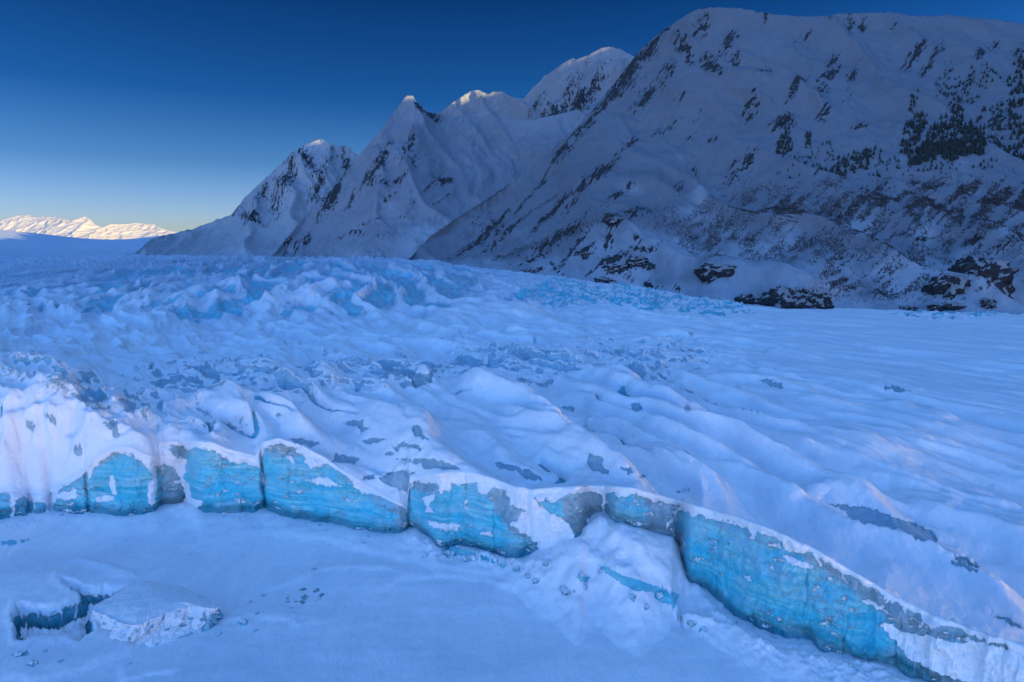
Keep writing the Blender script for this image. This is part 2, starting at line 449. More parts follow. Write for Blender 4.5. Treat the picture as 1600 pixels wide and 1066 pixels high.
# ------------------------------------------------------------------ cliff foot and brow
APR = np.array([(-400, 1, 12), (0, 1, 12), (130, 1.2, 15), (250, 3, 20), (290, 4, 22), (350, 2.5, 30), (430, 3, 22), (520, 1.6, 18), (600, 1.5, 20),
                (650, 4.5, 22), (700, 2, 18), (780, 2.5, 15), (820, 5, 20), (850, 10, 28), (900, 17, 38), (935, 22, 42), (1000, 19, 42),
                (1050, 16, 36), (1066, 8, 24), (1080, 4, 22), (1150, 3, 24), (1300, 3, 20), (1430, 4, 20), (2200, 4, 20)], float)
BASE = np.array([(-500, 850), (-200, 832), (0, 815), (45, 808), (85, 803), (130, 808), (190, 808), (240, 805), (262, 792), (295, 786), (315, 802), (350, 804), (415, 801),
                 (440, 808), (480, 815), (530, 822), (600, 840), (625, 842), (645, 830), (665, 842), (685, 860), (720, 858), (770, 870), (818, 880),
                 (840, 868), (880, 852), (905, 845), (922, 815), (940, 808), (960, 826), (1000, 844), (1050, 847), (1062, 860), (1070, 905), (1100, 930),
                 (1150, 965), (1200, 995), (1260, 1015), (1340, 1035), (1390, 1052), (1430, 1068), (1500, 1100), (1600, 1150), (1800, 1260), (2300, 1500)], float)
CREST = np.array([(-500, 800), (-200, 775), (0, 765), (20, 762), (45, 768), (75, 768), (90, 755), (130, 735), (150, 712), (175, 698), (205, 697), (230, 710), (244, 712),
                  (250, 690), (290, 688), (330, 690), (365, 703), (400, 712), (412, 690), (435, 684), (470, 694), (500, 710), (530, 730), (560, 748), (600, 773), (625, 784), (636, 792),
                  (640, 744), (660, 740), (690, 738), (730, 736), (765, 745), (800, 758), (830, 764), (880, 760), (945, 758), (990, 762),
                  (1040, 776), (1080, 787), (1150, 806), (1200, 824), (1270, 855), (1320, 885), (1360, 908), (1400, 932), (1450, 955), (1500, 975),
                  (1550, 992), (1600, 1006), (1700, 1035), (1900, 1090), (2300, 1200)], float)
sB = (BASE[:, 0] - 800) / Yw(BASE[:, 1])
hB = np.interp(BASE[:, 0], APR[:, 0], APR[:, 1])
YB = (hB - CAMZ) / slope(BASE[:, 1])
sC = (CREST[:, 0] - 800) / Yw(CREST[:, 1])
# smoothed foot line: the cliff foot in plan does not jitter as the traced contact does
_ss = np.linspace(-1.8, 1.8, 7201)
_yb = np.interp(_ss, sB, YB)
_k = np.hanning(61); _k /= _k.sum()
_yb = np.convolve(np.pad(_yb, 30, 'edge'), _k, 'valid')
CLEFT = [  # photo x, half width px, depth m
    (45, 4, 3), (78, 5, 4), (136, 2.5, 2.5), (249, 5, 3), (288, 6, 3), (411, 3.2, 5), (638, 2.5, 3), (728, 2, 1.2), (944, 4, 2.5), (1063, 5, 4), (825, 10, 3)]
def Yfoot(s):
    y = np.interp(s, _ss, _yb)
    return y
def cleft(s):
    px = 800 + s * 1030
    r = np.zeros_like(s)
    for x, w, d in CLEFT: r += d * np.exp(-np.abs((px - x) / w) ** 1.5)
    return r
LEAN = 7.0
def Ycrest(s, cl=True):
    px = 800 + s * 1030
    return Yfoot(s) + LEAN + 1.5 * fbm(px * 0.02, px * 0 + 2.2, 3, 5) + (0.7 * cleft(s) if cl else 0.0)
def Zcrest(s):
    row = np.interp(s, sC, CREST[:, 1])
    return CAMZ + slope(row) * Ycrest(s)

# ------------------------------------------------------------------ glacier base surface
GC = []
def gz(px, row, z): x, y = unproj_z(px, row, z); GC.append((x / y, math.log(y), z))
def gy(px, row, Y): x, z = unproj_Y(px, row, Y); GC.append((x / Y, math.log(Y), z))
for a in [(0, 700, 42), (0, 640, 50), (0, 575, 60), (60, 566, 60), (110, 640, 52), (110, 585, 57), (160, 650, 46), (180, 600, 47), (-150, 600, 56), (-300, 640, 48),
          (0, 545, 42), (200, 556, 42), (400, 562, 42), (250, 655, 40), (250, 600, 45), (330, 600, 47), (330, 665, 37), (420, 640, 40), (420, 585, 46), (480, 680, 33), (560, 715, 28), (560, 660, 36), (600, 625, 42),
          (650, 580, 46), (520, 575, 47), (700, 560, 44), (800, 548, 43), (1000, 545, 41), (650, 530, 42), (800, 520, 40), (1000, 515, 38), (1150, 540, 37),
          (1400, 560, 32), (1600, 560, 31), (1600, 700, 24), (1300, 690, 30), (1000, 640, 36), (850, 660, 36), (760, 690, 35), (640, 680, 36), (720, 740, 31),
          (900, 715, 31), (1100, 720, 30), (1250, 790, 24), (1100, 770, 26), (1400, 850, 20), (1600, 900, 14), (1600, 800, 19), (1900, 900, 10), (1900, 700, 22),
          (1600, 492, 30), (1300, 492, 31), (1900, 492, 28), (1120, 480, 35)]: gz(*a)
for a in [(0, 505, 800), (0, 470, 1000), (0, 440, 1350), (0, 415, 2000), (-300, 440, 1350), (-300, 505, 800), (300, 500, 820), (300, 462, 960), (300, 430, 1300), (300, 408, 2100),
          (450, 500, 830), (450, 460, 960), (450, 428, 1250), (450, 404, 2100), (600, 500, 850), (600, 450, 1080), (600, 415, 1600), (750, 490, 900), (750, 455, 1150), (750, 425, 1600),
          (900, 480, 980), (900, 450, 1350), (1000, 460, 1320), (850, 418, 2100), (700, 403, 2500),
          (0, 398, 3500), (300, 397, 3500), (600, 398, 3500), (0, 385, 5500), (300, 384, 5500), (0, 360, 7800), (80, 368, 7800), (160, 377, 7800), (210, 375, 7800), (262, 368, 7800), (330, 358, 7800),
          (-300, 345, 7800), (1200, 400, 3500), (1800, 440, 2500), (1000, 380, 7800), (1800, 380, 7800)]: gy(*a)
GC = np.array(GC)
gbase = tps_fit(GC[:, :2], GC[:, 2], 2e-3)

# ridges on the glacier: crest polyline (px), height of the surface there, relief, front width, back width
RIDGES = [
    ([(560, 640), (612, 650), (660, 690), (706, 716), (755, 748), (810, 770)], 38, 7.0, 20, 8),
    ([(455, 655), (500, 690), (540, 712), (590, 745)], 34, 3.0, 14, 8),
    ([(690, 600), (780, 620), (840, 642), (880, 668), (925, 708), (1000, 738), (1060, 760)], 38, 7.0, 26, 10),
    ([(885, 690), (930, 705), (985, 730), (1060, 752)], 33, 2.5, 8, 5),
    ([(880, 600), (960, 610), (1040, 640), (1130, 680), (1230, 712), (1330, 736), (1409, 776)], 33, 5.0, 26, 10),
    ([(985, 622), (1010, 628), (1060, 648), (1140, 662)], 36, 3.0, 10, 6),
    ([(1390, 765), (1424, 770), (1469, 785), (1510, 798)], 21, 1.8, 9, 6),
    ([(1100, 730), (1180, 752), (1260, 772)], 28, 2.2, 12, 9),
    ([(1215, 770), (1290, 783), (1360, 792), (1430, 815), (1500, 850), (1570, 895), (1640, 930)], 21, 4.5, 14, 8),
    ([(1060, 770), (1120, 800), (1200, 835), (1290, 872), (1360, 905)], 26, 1.0, 8, 6),
    ([(330, 575), (400, 572), (470, 585), (560, 592)], 46, 4.0, 22, 14),
    ([(470, 575), (560, 580), (620, 574), (690, 590)], 46, 5.0, 26, 14),
    ([(560, 600), (640, 600), (700, 602), (760, 612)], 43, 3.0, 16, 10),
    ([(300, 625), (360, 620), (430, 640), (480, 660)], 42, 3.5, 16, 10),
    ([(180, 585), (200, 600), (260, 632), (300, 650)], 48, 6.0, 16, 12),
    ([(60, 562), (110, 600), (150, 630), (190, 640)], 55, 7.0, 22, 12),
    ([(1370, 636), (1420, 637), (1500, 652)], 30, 2.0, 14, 10),
    ([(1340, 600), (1390, 603), (1440, 613)], 31, 1.6, 14, 9),
    ([(1170, 588), (1215, 592), (1250, 602)], 34, 2.2, 16, 10),
    ([(1180, 545), (1230, 550), (1290, 556)], 36, 2.0, 22, 14),
    ([(1350, 540), (1380, 541)], 34, 2.0, 22, 14),
    ([(740, 545), (800, 552), (870, 556), (960, 560)], 43, 3.0, 22, 14),
    ([(880, 560), (960, 575), (1040, 580)], 41, 2.5, 18, 12),
    ([(620, 520), (700, 500), (760, 478), (830, 500)], 44, 5.0, 60, 30),
    ([(420, 520), (520, 480), (600, 455), (700, 430)], 55, 6.0, 70, 40),
    ([(640, 468), (720, 450), (800, 462), (860, 500)], 52, 8.0, 60, 26),
]
RW = []
for pts, z, h, wf, wb in RIDGES:
    wf *= 0.8; 
    RW.append(([unproj_z(x, y, z) for x, y in pts], h, wf, wb))

def columns(n):
    k = 26; o = 0.80 + 0.85 * (np.arange(1, k + 1) / k) ** 1.5
    return np.concatenate([-o[::-1], np.linspace(-0.80, 0.80, n - 2 * k), o])

def glacier_surface():
    NC, NR = 1000, 760
    s = columns(NC)
    yc = Ycrest(s)
    yt = np.exp(np.linspace(math.log(100), math.log(12000), 4000))
    G = -96030 / yt + 150 * np.log(yt)
    v = np.linspace(0, 1, NR)
    g0 = np.interp(yc, yt, G); g1 = np.interp(9500.0, yt, G)
    px0c = 800 + s * 1025
    ycs = Ycrest(s, False); g0 = np.interp(ycs, yt, G)
    Y = np.interp(g0[None] + v[:, None] * (g1 - g0)[None], G, yt)
    DD = np.clip(Y - ycs[None], 0, None)
    Y = Y + (yc - ycs)[None] * np.exp(-DD / 4.0)
    S = np.broadcast_to(s[None], Y.shape)
    X = S * Y
    z = gbase(S, np.log(Y))
    px, py = proj(X, Y, z)
    # far drop behind the last visible shoulder
    z = z - 0.25 * np.clip(Y - 8000, 0, None)
    zb = z.copy()
    # ridges with lee troughs
    wx = 10 * fbm(X / 70, Y / 70, 3, 11); wy = 10 * fbm(X / 70, Y / 70, 3, 21)
    near = slice(0, int(NR * 0.80))
    Xn, Yn = (X + wx * np.clip(Y / 500, 0.15, 2))[near], (Y + wy * np.clip(Y / 500, 0.15, 2))[near]
    for pts, h, wf, wb in RW:
        P = np.array(pts); m = 3.2 * max(wf, wb) * 1.3 + 10
        sel = (Xn > P[:, 0].min() - m) & (Xn < P[:, 0].max() + m) & (Yn > P[:, 1].min() - m) & (Yn < P[:, 1].max() + m)
        if not sel.any(): continue
        d, t = line_dist(Xn[sel], Yn[sel], pts)
        tap = sst(0, 0.22, t) * sst(0, 0.18, 1 - t)
        hh = np.where(d < 0, np.exp(-(np.abs(d) / wf) ** 1.5), np.exp(-(d / wb) ** 2)) * h
        tr = -0.55 * h * gauss(d - 2.1 * wb, wb * 1.2)
        z[near][sel] += (hh + tr) * tap
    # flow-aligned undulation
    a = R(34); u = X * math.sin(a) - Y * math.cos(a); w = X * math.cos(a) + Y * math.sin(a)
    qx, qy = px, py
    smooth_right = sst(1000, 1350, qx) * sst(700, 560, qy)
    amp = (8.6 - 4.6 * sst(900, 1300, qx)) * (1 - 0.55 * smooth_right) * sst(1600, 700, Y) + 1.0
    amp = amp * (0.75 + 0.55 * fbm(X / 210, Y / 160, 2, 59))
    uw = u + 26 * fbm(X / 150, Y / 150, 2, 61); ww = w + 14 * fbm(X / 90, Y / 90, 3, 62)
    n1 = perlin(uw / 190, ww / 30, 60)
    crest = 1.0 - 2.0 * np.sqrt(n1 * n1 + 0.004)
    n2_ = perlin(uw / 90 + 5, ww / 13, 64); crest2 = 1.0 - 2.0 * np.sqrt(n2_ * n2_ + 0.008)
    z += sst(0, 40, DD) * amp * (1.25 * (crest - 0.45) + 0.42 * (crest2 - 0.4) * sst(1100, 500, Y) + 0.35 * fbm(u / 50, w / 14, 3, 63, 0.45))
    z += 0.40 * fbm(u / 22, w / 6, 3, 66, 0.5) * sst(900, 300, Y)
    # narrow crevasses that open along the flow and close again
    n3 = perlin(uw / 85 + 9, ww / 24 + 4, 67)
    gate = sst(0.12, 0.34, fbm(X / 75, Y / 60, 2, 68)) * sst(900, 500, Y) * sst(6, 20, DD) * sst(1280, 1150, qx)
    crv = np.exp(-(n3 / 0.045) ** 2) * gate
    z -= 3.6 * crv
    # zones
    ny = fbm(qx / 90, qy / 50, 3, 90) * 14
    yy = qy + ny
    # 1 icefall
    fall = sst(508, 480, yy + 0.035 * np.abs(qx - 420)) * sst(385, 412, qy) * sst(1000, 640, qx + (qy - 430) * 2.0)
    ax_, ay_ = -800.0, 2600.0                       # the ice fans out from here
    th = np.arctan2(X - ax_, ay_ - Y); rad = np.hypot(X - ax_, ay_ - Y)
    tw = th + 0.035 * fbm(X / 260, Y / 260, 3, 5)
    rr = ridged(tw * 1400 / 62, rad / 800 + 0.25 * fbm(X / 110, Y / 110, 2, 8), 3, 100, 0.42) - 0.9
    r2 = ridged(X / 110, Y / 80, 4, 110, 0.42) - 0.9
    cre = ridged(tw * 1400 / 120 + 3, rad / 420 + 0.4 * fbm(X / 130, Y / 130, 2, 9), 3, 106, 0.45)
    fan = np.exp(-((qx - 420) / 330.0) ** 2)
    low = sst(500, 470, yy)
    fall_amp = fall * (3.0 + 5.0 * fan) * (0.5 + 0.5 * low)
    z += fall_amp * (2.0 * rr + 0.15 * r2 + 0.55 * fbm(tw * 1400 / 22, rad / 160, 3, 107, .5)) - fall * (3 + 6 * fan) * sst(0.95, 1.5, cre) + fall * 8 * fbm(tw * 1400 / 200, rad / 500, 3, 104)
    # 2 crevassed margin below the mountain
    marg = sst(26, 10, np.abs(yy - np.interp(qx, [500, 700, 850, 1000, 1120, 1200], [425, 440, 450, 464, 472, 478]))) * sst(480, 640, qx) * sst(1230, 1120, qx)
    marg = np.maximum(marg, 0.8 * sst(10, 3, np.abs(qy - 489 + 0.4 * ny)) * sst(1330, 1440, qx))
    z += marg * 5.0 * (ridged(u / 60, w / 20, 4, 120, 0.55) - 0.8)
    # 3 hummocky middle band
    band_c = np.interp(qx, [150, 300, 450, 600, 750, 900, 1050, 1200], [590, 590, 590, 585, 570, 562, 556, 560])
    hum = sst(44, 12, np.abs(yy - band_c)) * sst(120, 300, qx) * sst(1250, 1080, qx)
    hump = ridged((X + wx) / 46, (Y + 0.8 * wy + 0.25 * X) / 19, 4, 130, 0.45) - 0.85
    z += hum * (2.6 * hump + 1.1 * (ridged((X + wx) / 24, (Y + 0.8 * wy + 0.25 * X) / 13, 3, 133, 0.45) - 0.85))
    # 4 broken hollows left of the centre
    hol = sst(40, 10, np.abs(yy - np.interp(qx, [-50, 60, 200, 300, 420], [570, 585, 620, 650, 690]))) * sst(-80, 60, qx) * sst(480, 300, qx)
    z += hol * 4.0 * (ridged(u / 40, w / 20, 4, 140, 0.5) - 0.9)
    # 5 steep snow on the left mound: flutes down the slope
    fl = sst(300, 120, qx) * sst(560, 600, qy) * sst(0, 30, DD)
    z += 0.0 * fl * (2.0 * fbm((X + 0.3 * wx) / 26, (Y + wy) / 44, 4, 150, 0.5) + 1.2 * (ridged((X - 0.5 * Y) / 24, Y / 60, 3, 155) - 0.8))
    z += 1.7 * fl * (1.5 * fbm((X + wx) / 15, (Y + wy) / 13, 4, 151, 0.5) + 2.0 * (ridged((X + 0.6 * Y + wx) / 30, (Y - 0.3 * X) / 46, 3, 156, .4) - 0.8))
    # gentle lumps in the foreground glacier
    fg = sst(430, 200, Y)
    z += fg * 0.9 * fbm(X / 14, Y / 14, 4, 160, 0.5) * sst(2, 30, DD)
    # meet the brow of the cliff
    d = DD
    z -= 5.5 * gauss(d - 15, 9) * sst(1030, 1120, px0c)[None] + 4.0 * gauss(d - 13, 8) * (sst(430, 480, px0c) * sst(640, 600, px0c))[None]
    zc = Zcrest(s)[None]
    d = DD
    wgt = np.exp(-(np.clip(d + 4 * fbm(X / 12, Y / 9, 3, 191) * sst(0, 8, d), 0, None) / 9.0) ** 1.3)
    z = z * (1 - wgt) + (zc + 0.10 * d) * wgt
    # exposed ice: steep faces turned to the camera plus traced patches
    zr, zq = np.gradient(z, axis=0), np.gradient(z, axis=1)
    xr, xq = np.gradient(X, axis=0), np.gradient(X, axis=1)
    yr, yq = np.gradient(Y, axis=0), np.gradient(Y, axis=1)
    det = xr * yq - yr * xq
    zx = (zr * yq - yr * zq) / det; zy = (xr * zq - zr * xq) / det
    px, py = proj(X, Y, z)
    st = np.sqrt(zx ** 2 + zy ** 2)
    nz = fbm(X / 12, Y / 12, 3, 170, 0.6)
    zone = np.clip(fall * 0.9 + marg + hum * 1.0 + hol * 0.9, 0, 1)
    thr = 0.66 - 0.20 * marg + 0.02 * fall + 0.05 * hum + 0.16 * hol
    st2 = 0.45 * st + 0.75 * np.clip(zy, 0, 3) * np.where(qy > 520, 1.0, 0.6)
    sw = 0.14 + 0.22 * fall
    ice = sst(-sw, sw, st2 - thr + 0.12 * fall + (0.22 - 0.1 * fall - 0.12 * hum) * nz) * zone
    patch = fbm(X / 40, Y / 26, 4, 180, 0.55)
    ice = np.maximum(ice, marg * sst(0.02, 0.30, fbm(X / 26, Y / 34, 4, 181, 0.55) + 0.2 * nz))
    
    ice = ice * (1 - 0.40 * hum) * (1 - 0.35 * hol)
    frosth = hum
    ice = np.where(fall > 0.3, 0.75 * sst(0.1, -0.55, rr + 0.35 * nz - 0.5 * sst(0.9, 1.4, cre)) * fall * sst(0.12, 0.5, st), ice)
    tr = ice_from_polys(px, py, SURF_ICE, 3.0)
    grey = np.maximum(sst(0.3, 0.9, tr), hum * 0.25)
    grey = np.where(marg > 0.2, 0.15, grey)
    face = ice_from_polys(px, py, FACE_ICE, 2.0) * sst(14, 6, d)
    ice = np.maximum(ice, np.maximum(tr, 0.62 * sst(0.25, 0.8, crv))) * sst(0.5, 3, d)
    z = z - 1.0 * sst(0.1, 0.9, tr)
    frost = np.clip(0.30 * fall + 0.80 * hum * (1 - tr) + 0.42 * tr + 0.15 * marg + 0.5 * hol, 0, 0.85)
    far_shade = np.clip(0.75 * sst(600, 1500, Y + 150 * fbm(X / 300, Y / 300, 3, 195)) * sst(1250, 500, qx) + 0.45 * sst(0.2, -0.6, rr) * fall, 0, 1)  # painted darkening, grows with distance and in the icefall troughs
    far_shade = np.vstack([far_shade[:4], far_shade])
    # thick snow brow that curls over the edge of the cliff
    lipn = 0.7 + 0.7 * fbm(s * 1030 * 0.03, s * 0, 3, 190)
    skirt = [(-0.2, -3.0), (-0.9, -1.9), (-1.25, -1.0), (-0.9, -0.35)]
    Ys = np.array([Y[0] + a_ * lipn for a_, b_ in skirt]); Zs = np.array([z[0] + b_ * lipn for a_, b_ in skirt])
    Xs = s[None] * Ys; zero = np.zeros_like(Ys)
    X = np.vstack([Xs, X]); Y = np.vstack([Ys, Y]); z = np.vstack([Zs, z]); ice = np.vstack([zero, ice]); grey = np.vstack([zero, grey]); frost = np.vstack([zero, frost])
    o = grid_mesh('glacier', X, Y, z, M_GLACIER, {'ice': ice, 'grey': grey, 'frost': frost, 'far_shade': far_shade})
    return struct(o)
glacier_surface()
print('glacier', time.time() - T0)

# ------------------------------------------------------------------ ice cliffs
def cliff_face():
    NC, NR = 1500, 120
    s = columns(NC)
    t = np.linspace(0, 1, NR)[:, None]
    yf = Yfoot(s)[None]; yc = Ycrest(s)[None]; zc = Zcrest(s)[None]
    px0 = 800 + s * 1030
    z = -4 + (zc + 4) * t
    cl = cleft(s[None] + 0.0055 * fbm(z / 11 + 40 * s[None], z * 0 + s[None] * 30, 3, 199))
    # facets: broad cellular facets plus vertical fluting
    U = px0[None] * 0.25 + 0 * t; V = z
    blk = np.round(fbm(U / 9, V / 11, 2, 200) * 3.0) / 3.0
    n = 2.6 * fbm(U / 18, V / 14, 4, 210, 0.55) + 1.2 * blk + 0.22 * fbm(U / 9, V / 3, 4, 220, 0.6)
    n2 = 0.7 + 0.22 * ridged(U / 7.0, V / 10, 3, 230)
    env = sst(0, 0.12, 1 - t)
    und = 1.6 * sst(4.5, 1.0, z - np.interp(px0, APR[:, 0], APR[:, 1])[None])     # melt notch at the foot
    Y = yf + (yc - yf) * t ** 1.6 + env * (n + n2 - 0.7) + cl * (1 - 0.3 * t) * env + cl * 0.7 * (1 - env) * 0 + und
    # hairline fractures that wander down the faces and die out
    for cx, t0, t1, lean_, dep in [(452, .3, 1, 3, .9), (188, .1, .8, -4, .7), (700, 0, .75, 6, .9), (512, .0, .5, -6, .8), (352, .35, 1, -5, .8), (598, .1, .9, 8, 1.0), (990, .0, .7, 7, .7), (772, .1, .8, -5, 1.1),
                                   (1125, .2, 1, 9, .8), (1190, 0, .55, 14, .7), (1268, .3, .95, 10, .8), (1335, .0, .6, 16, .8), (1420, .2, .9, 12, .8), (215, .4, 1, 5, .6), (378, 0, .4, 5, .7), (545, .5, 1, -4, .7)]:
        xx = cx + lean_ * (t - .5) + 5 * fbm(V / 7 + cx, U * 0 + cx, 3, 265)
        Y += dep * np.exp(-np.abs((px0[None] - xx) / 1.3) ** 1.5) * sst(t0, t0 + .15, t) * sst(t1, t1 - .15, t) * env
    X = s[None] * Y
    px, py = proj(X, Y, z)
    ice = ice_from_polys(px, py, FACE_ICE, 3.5, soft=2.0)
    sn = ice_from_polys(px, py, FACE_SNOW, 3.0, 77, soft=1.5)
    ice = ice * (1 - sn) 
    bn = fbm(px0[None] / 26 + 0 * t, V / 9, 4, 251, 0.6)
    ice = ice * sst(-0.01, 0.03, 1 - t - 0.02 - 0.11 * np.clip(bn + 0.15, 0, 1))
    ice *= 1 - 0.55 * sst(0.25, 0.5, fbm(U / 6, V / 1.6, 4, 240, 0.6)) * sst(0.1, 0.5, fbm(U / 20, V / 12, 2, 250) + 0.35)
    grey = ice_from_polys(px, py, FACE_GREY, 5.0, soft=8)
    grey = np.maximum(grey, 0.5 * sst(12, 2, zc - z))
    Y = Y + 0.4 * (ice > 0.5) * env
    Y = np.vstack([Y, Y[-1:] + 1.5, Y[-1:] + 4.0]); z = np.vstack([z, z[-1:] - 0.6, z[-1:] - 3.0]); ice = np.vstack([ice, ice[-1:] * 0, ice[-1:] * 0]); z = z - np.vstack([0.4 * sst(0.9, 1.0, t), [[0.4], [0.4]]]); grey = np.vstack([grey, grey[-1:], grey[-1:]])
    X = s[None] * Y
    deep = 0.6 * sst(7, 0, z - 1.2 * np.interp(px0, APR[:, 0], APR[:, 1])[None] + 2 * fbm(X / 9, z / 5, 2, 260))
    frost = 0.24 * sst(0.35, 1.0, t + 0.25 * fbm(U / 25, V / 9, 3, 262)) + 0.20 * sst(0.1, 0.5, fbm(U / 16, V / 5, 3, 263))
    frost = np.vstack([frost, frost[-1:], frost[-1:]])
    cuts = [-400, 45, 78, 136, 246, 291, 411, 638, 825, 944, 1063, 2200]
    labels = ['small dark teal ice cliff at the left edge under the snow mound',
              'narrow blue ice block between two clefts, second ice face from the left edge',
              'low blue ice face with a snow ledge at the foot of the big snow mound',
              'arch shaped blue ice face above the smooth curved lake snow',
              'slender grey blue ice pillar with snow gullies on both sides',
              'square bright blue ice face with a thick snow brow, left of the sloping wedge',
              'long wedge of blue ice whose snowy brow slopes down to the right',
              'blue ice face with a curved snow ledge above jumbled debris in the middle',
              'grey blue ice patch left of the tall snow cone',
              'rounded pale blue ice face with a brown streak above the snow cone',
              'largest blue ice wall, banded, stretching to the lower right corner']
    for k in range(len(labels)):
        c0 = int(np.clip(np.searchsorted(px0, cuts[k]), 0, NC - 2)); c1 = int(np.clip(np.searchsorted(px0, cuts[k + 1]), 1, NC - 1))
        sl = slice(c0, c1 + 1)
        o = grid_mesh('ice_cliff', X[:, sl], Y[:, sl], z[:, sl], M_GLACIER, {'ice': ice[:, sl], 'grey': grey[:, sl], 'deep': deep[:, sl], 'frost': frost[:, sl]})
        thing(o, labels[k], 'ice cliff')
cliff_face()
print('cliff', time.time() - T0)

# ------------------------------------------------------------------ frozen lake
HOLE = K6([(380, 175), (470, 195), (540, 240), (720, 240), (840, 245), (760, 300), (640, 370), (600, 420), (620, 520), (520, 600), (430, 560), (210, 560), (160, 595), (100, 585),
           (75, 420), (105, 350), (190, 355), (300, 372), (390, 350), (500, 310), (520, 285), (440, 230)])
def frozen_lake():
    NC, NR = 900, 420
    s = columns(NC)
    yb = Yfoot(s) + 9
    v = np.linspace(0, 1, NR)[:, None]
    y0 = 95.0
    Y = 1.0 / ((1 - v) / y0 + v / yb[None])
    S = np.broadcast_to(s[None], Y.shape); X = S * Y
    px0 = 800 + S * 1015
    h = np.interp(px0, APR[:, 0], APR[:, 1]); wd = np.interp(px0, APR[:, 0], APR[:, 2])
    d = Yfoot(s)[None] - Y + 3.0 * fbm(X / 14, Y / 14, 3, 300)
    tt = np.clip(1 - d / wd, 0, 1.15)
    z = h * np.where(tt > 1, 1, tt * tt * (3 - 2 * np.clip(tt, 0, 1)) * 0.6 + 0.4 * np.clip(tt, 0, 1) ** 1.0)
    z = np.minimum(z, h)
    z += 0.5 * sst(0, 0.5, tt) * fbm(X / 9, Y / 7, 4, 310, 0.55) * np.clip(h / 4, 0.6, 1.6)
    zone = sst(640, 680, px0) * sst(900, 840, px0) + 0.6 * sst(1075, 1120, px0) + 0.5 * sst(130, 60, px0)
    z += zone * 1.1 * sst(0.25, 0.8, tt) * (np.round(2 * fbm(X / 3.2, Y / 2.6, 3, 312, 0.6)) / 2) * sst(1.12, 1.0, tt)
    # drifts
    z += 0.55 * fbm(X / 60, Y / 22, 3, 320, 0.45) + 0.10 * fbm(X / 12, Y / 5, 3, 330, 0.5)
    px, py = proj(X, Y, z)
    # pressure steps and drift edges (photo pixels at the lake surface): walking direction left to right, left side = far side
    def stp(pts, hh, wf, wbk, zz=0.0):
        P = [unproj_z(x, y, zz) for x, y in pts]
        dd, t = line_dist(X + 1.2 * fbm(X / 8, Y / 8, 3, 340), Y + 1.2 * fbm(X / 8, Y / 8, 3, 350), P)
        tap = sst(0, 0.15, t) * sst(0, 0.15, 1 - t)
        return hh * tap * np.where(dd < 0, np.exp(-(dd / wf) ** 2), np.exp(-(dd / wbk) ** 2))
    z += stp([(560, 945), (620, 905), (680, 900), (760, 905), (840, 940)], 0.8, 1.5, 9)
    z += stp([(430, 835), (520, 845), (600, 868), (700, 890), (800, 900)], 0.7, 2, 8)
    z += stp([(390, 925), (440, 915), (500, 890), (560, 885), (640, 895)], 0.7, 1.6, 7)
    z += stp([(330, 975), (400, 960), (470, 975), (520, 970)], 0.5, 1.5, 6)
    z += stp([(770, 915), (830, 925), (885, 938)], 1.0, 1.5, 7)
    z += stp([(180, 1066), (240, 1050), (290, 1045)], 0.7, 1.2, 9)
    z += stp([(0, 1050), (60, 1060), (120, 1045), (180, 1020), (230, 1000)], 1.2, 3, 10)
    z += stp([(1070, 975), (1100, 985), (1120, 990)], 1.0, 1.5, 3)
    z += stp([(0, 853), (30, 850), (48, 845)], 1.0, 1.2, 4)
    z += stp([(110, 880), (160, 892), (200, 905), (215, 912)], 1.0, 3.0, 2.0)
    # blown ridges running down from the foot of the large wall
    z += stp([(1075, 915), (1110, 960), (1160, 1000), (1230, 1040)], 2.2, 5, 3, 2)
    z += stp([(1240, 1020), (1260, 1050), (1290, 1090)], 1.8, 4, 3, 2)
    # lip of the snow cone with ice under it
    zz = 8
    lip = [(935, 885), (965, 892), (995, 905), (1030, 918), (1058, 935), (1066, 925)]
    P = [unproj_z(x, y, zz) for x, y in lip]
    dd, t = line_dist(X, Y, P)
    lipm = sst(0.0, 0.1, t) * sst(0, 0.02, 1 - t)
    z += 3.4 * sst(-0.8, 0.6, dd) * gauss(np.clip(dd, 0, 99), 14) * sst(0, 0.15, t) * sst(0.0, 0.06, 1 - t) - 1.0 * gauss(dd + 3, 3) * lipm
    # second small toe of debris
    z += stp([(690, 858), (740, 868), (790, 885), (830, 900), (860, 915)], 1.8, 2.5, 4, 2)
    # domed, broken slab at the left with its hollow
    cx, cy = unproj_z(60, 925, 0)
    z += 4.0 * np.exp(-(((X - cx + 8) / 42) ** 2 + ((Y - cy - 2) / 22) ** 2))
    px, py = proj(X, Y, z)
    wob = 2.0
    sdh = poly_sd(px + 1.6 * wob * fbm(px / 14, py / 9, 4, 360), py + wob * fbm(px / 14, py / 9, 4, 370), HOLE)
    inside = sst(-1.5, 8.0, sdh)
    rim = gauss(sdh + 4, 7) * 0.35
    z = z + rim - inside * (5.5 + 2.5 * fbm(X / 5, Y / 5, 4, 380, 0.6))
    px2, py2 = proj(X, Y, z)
    ice = inside * sst(0.0, 0.5, 1.1 + fbm((X + Y) / 5, z / 2.2 + X / 9, 4, 390, 0.6)) * sst(16, 7, sdh) 
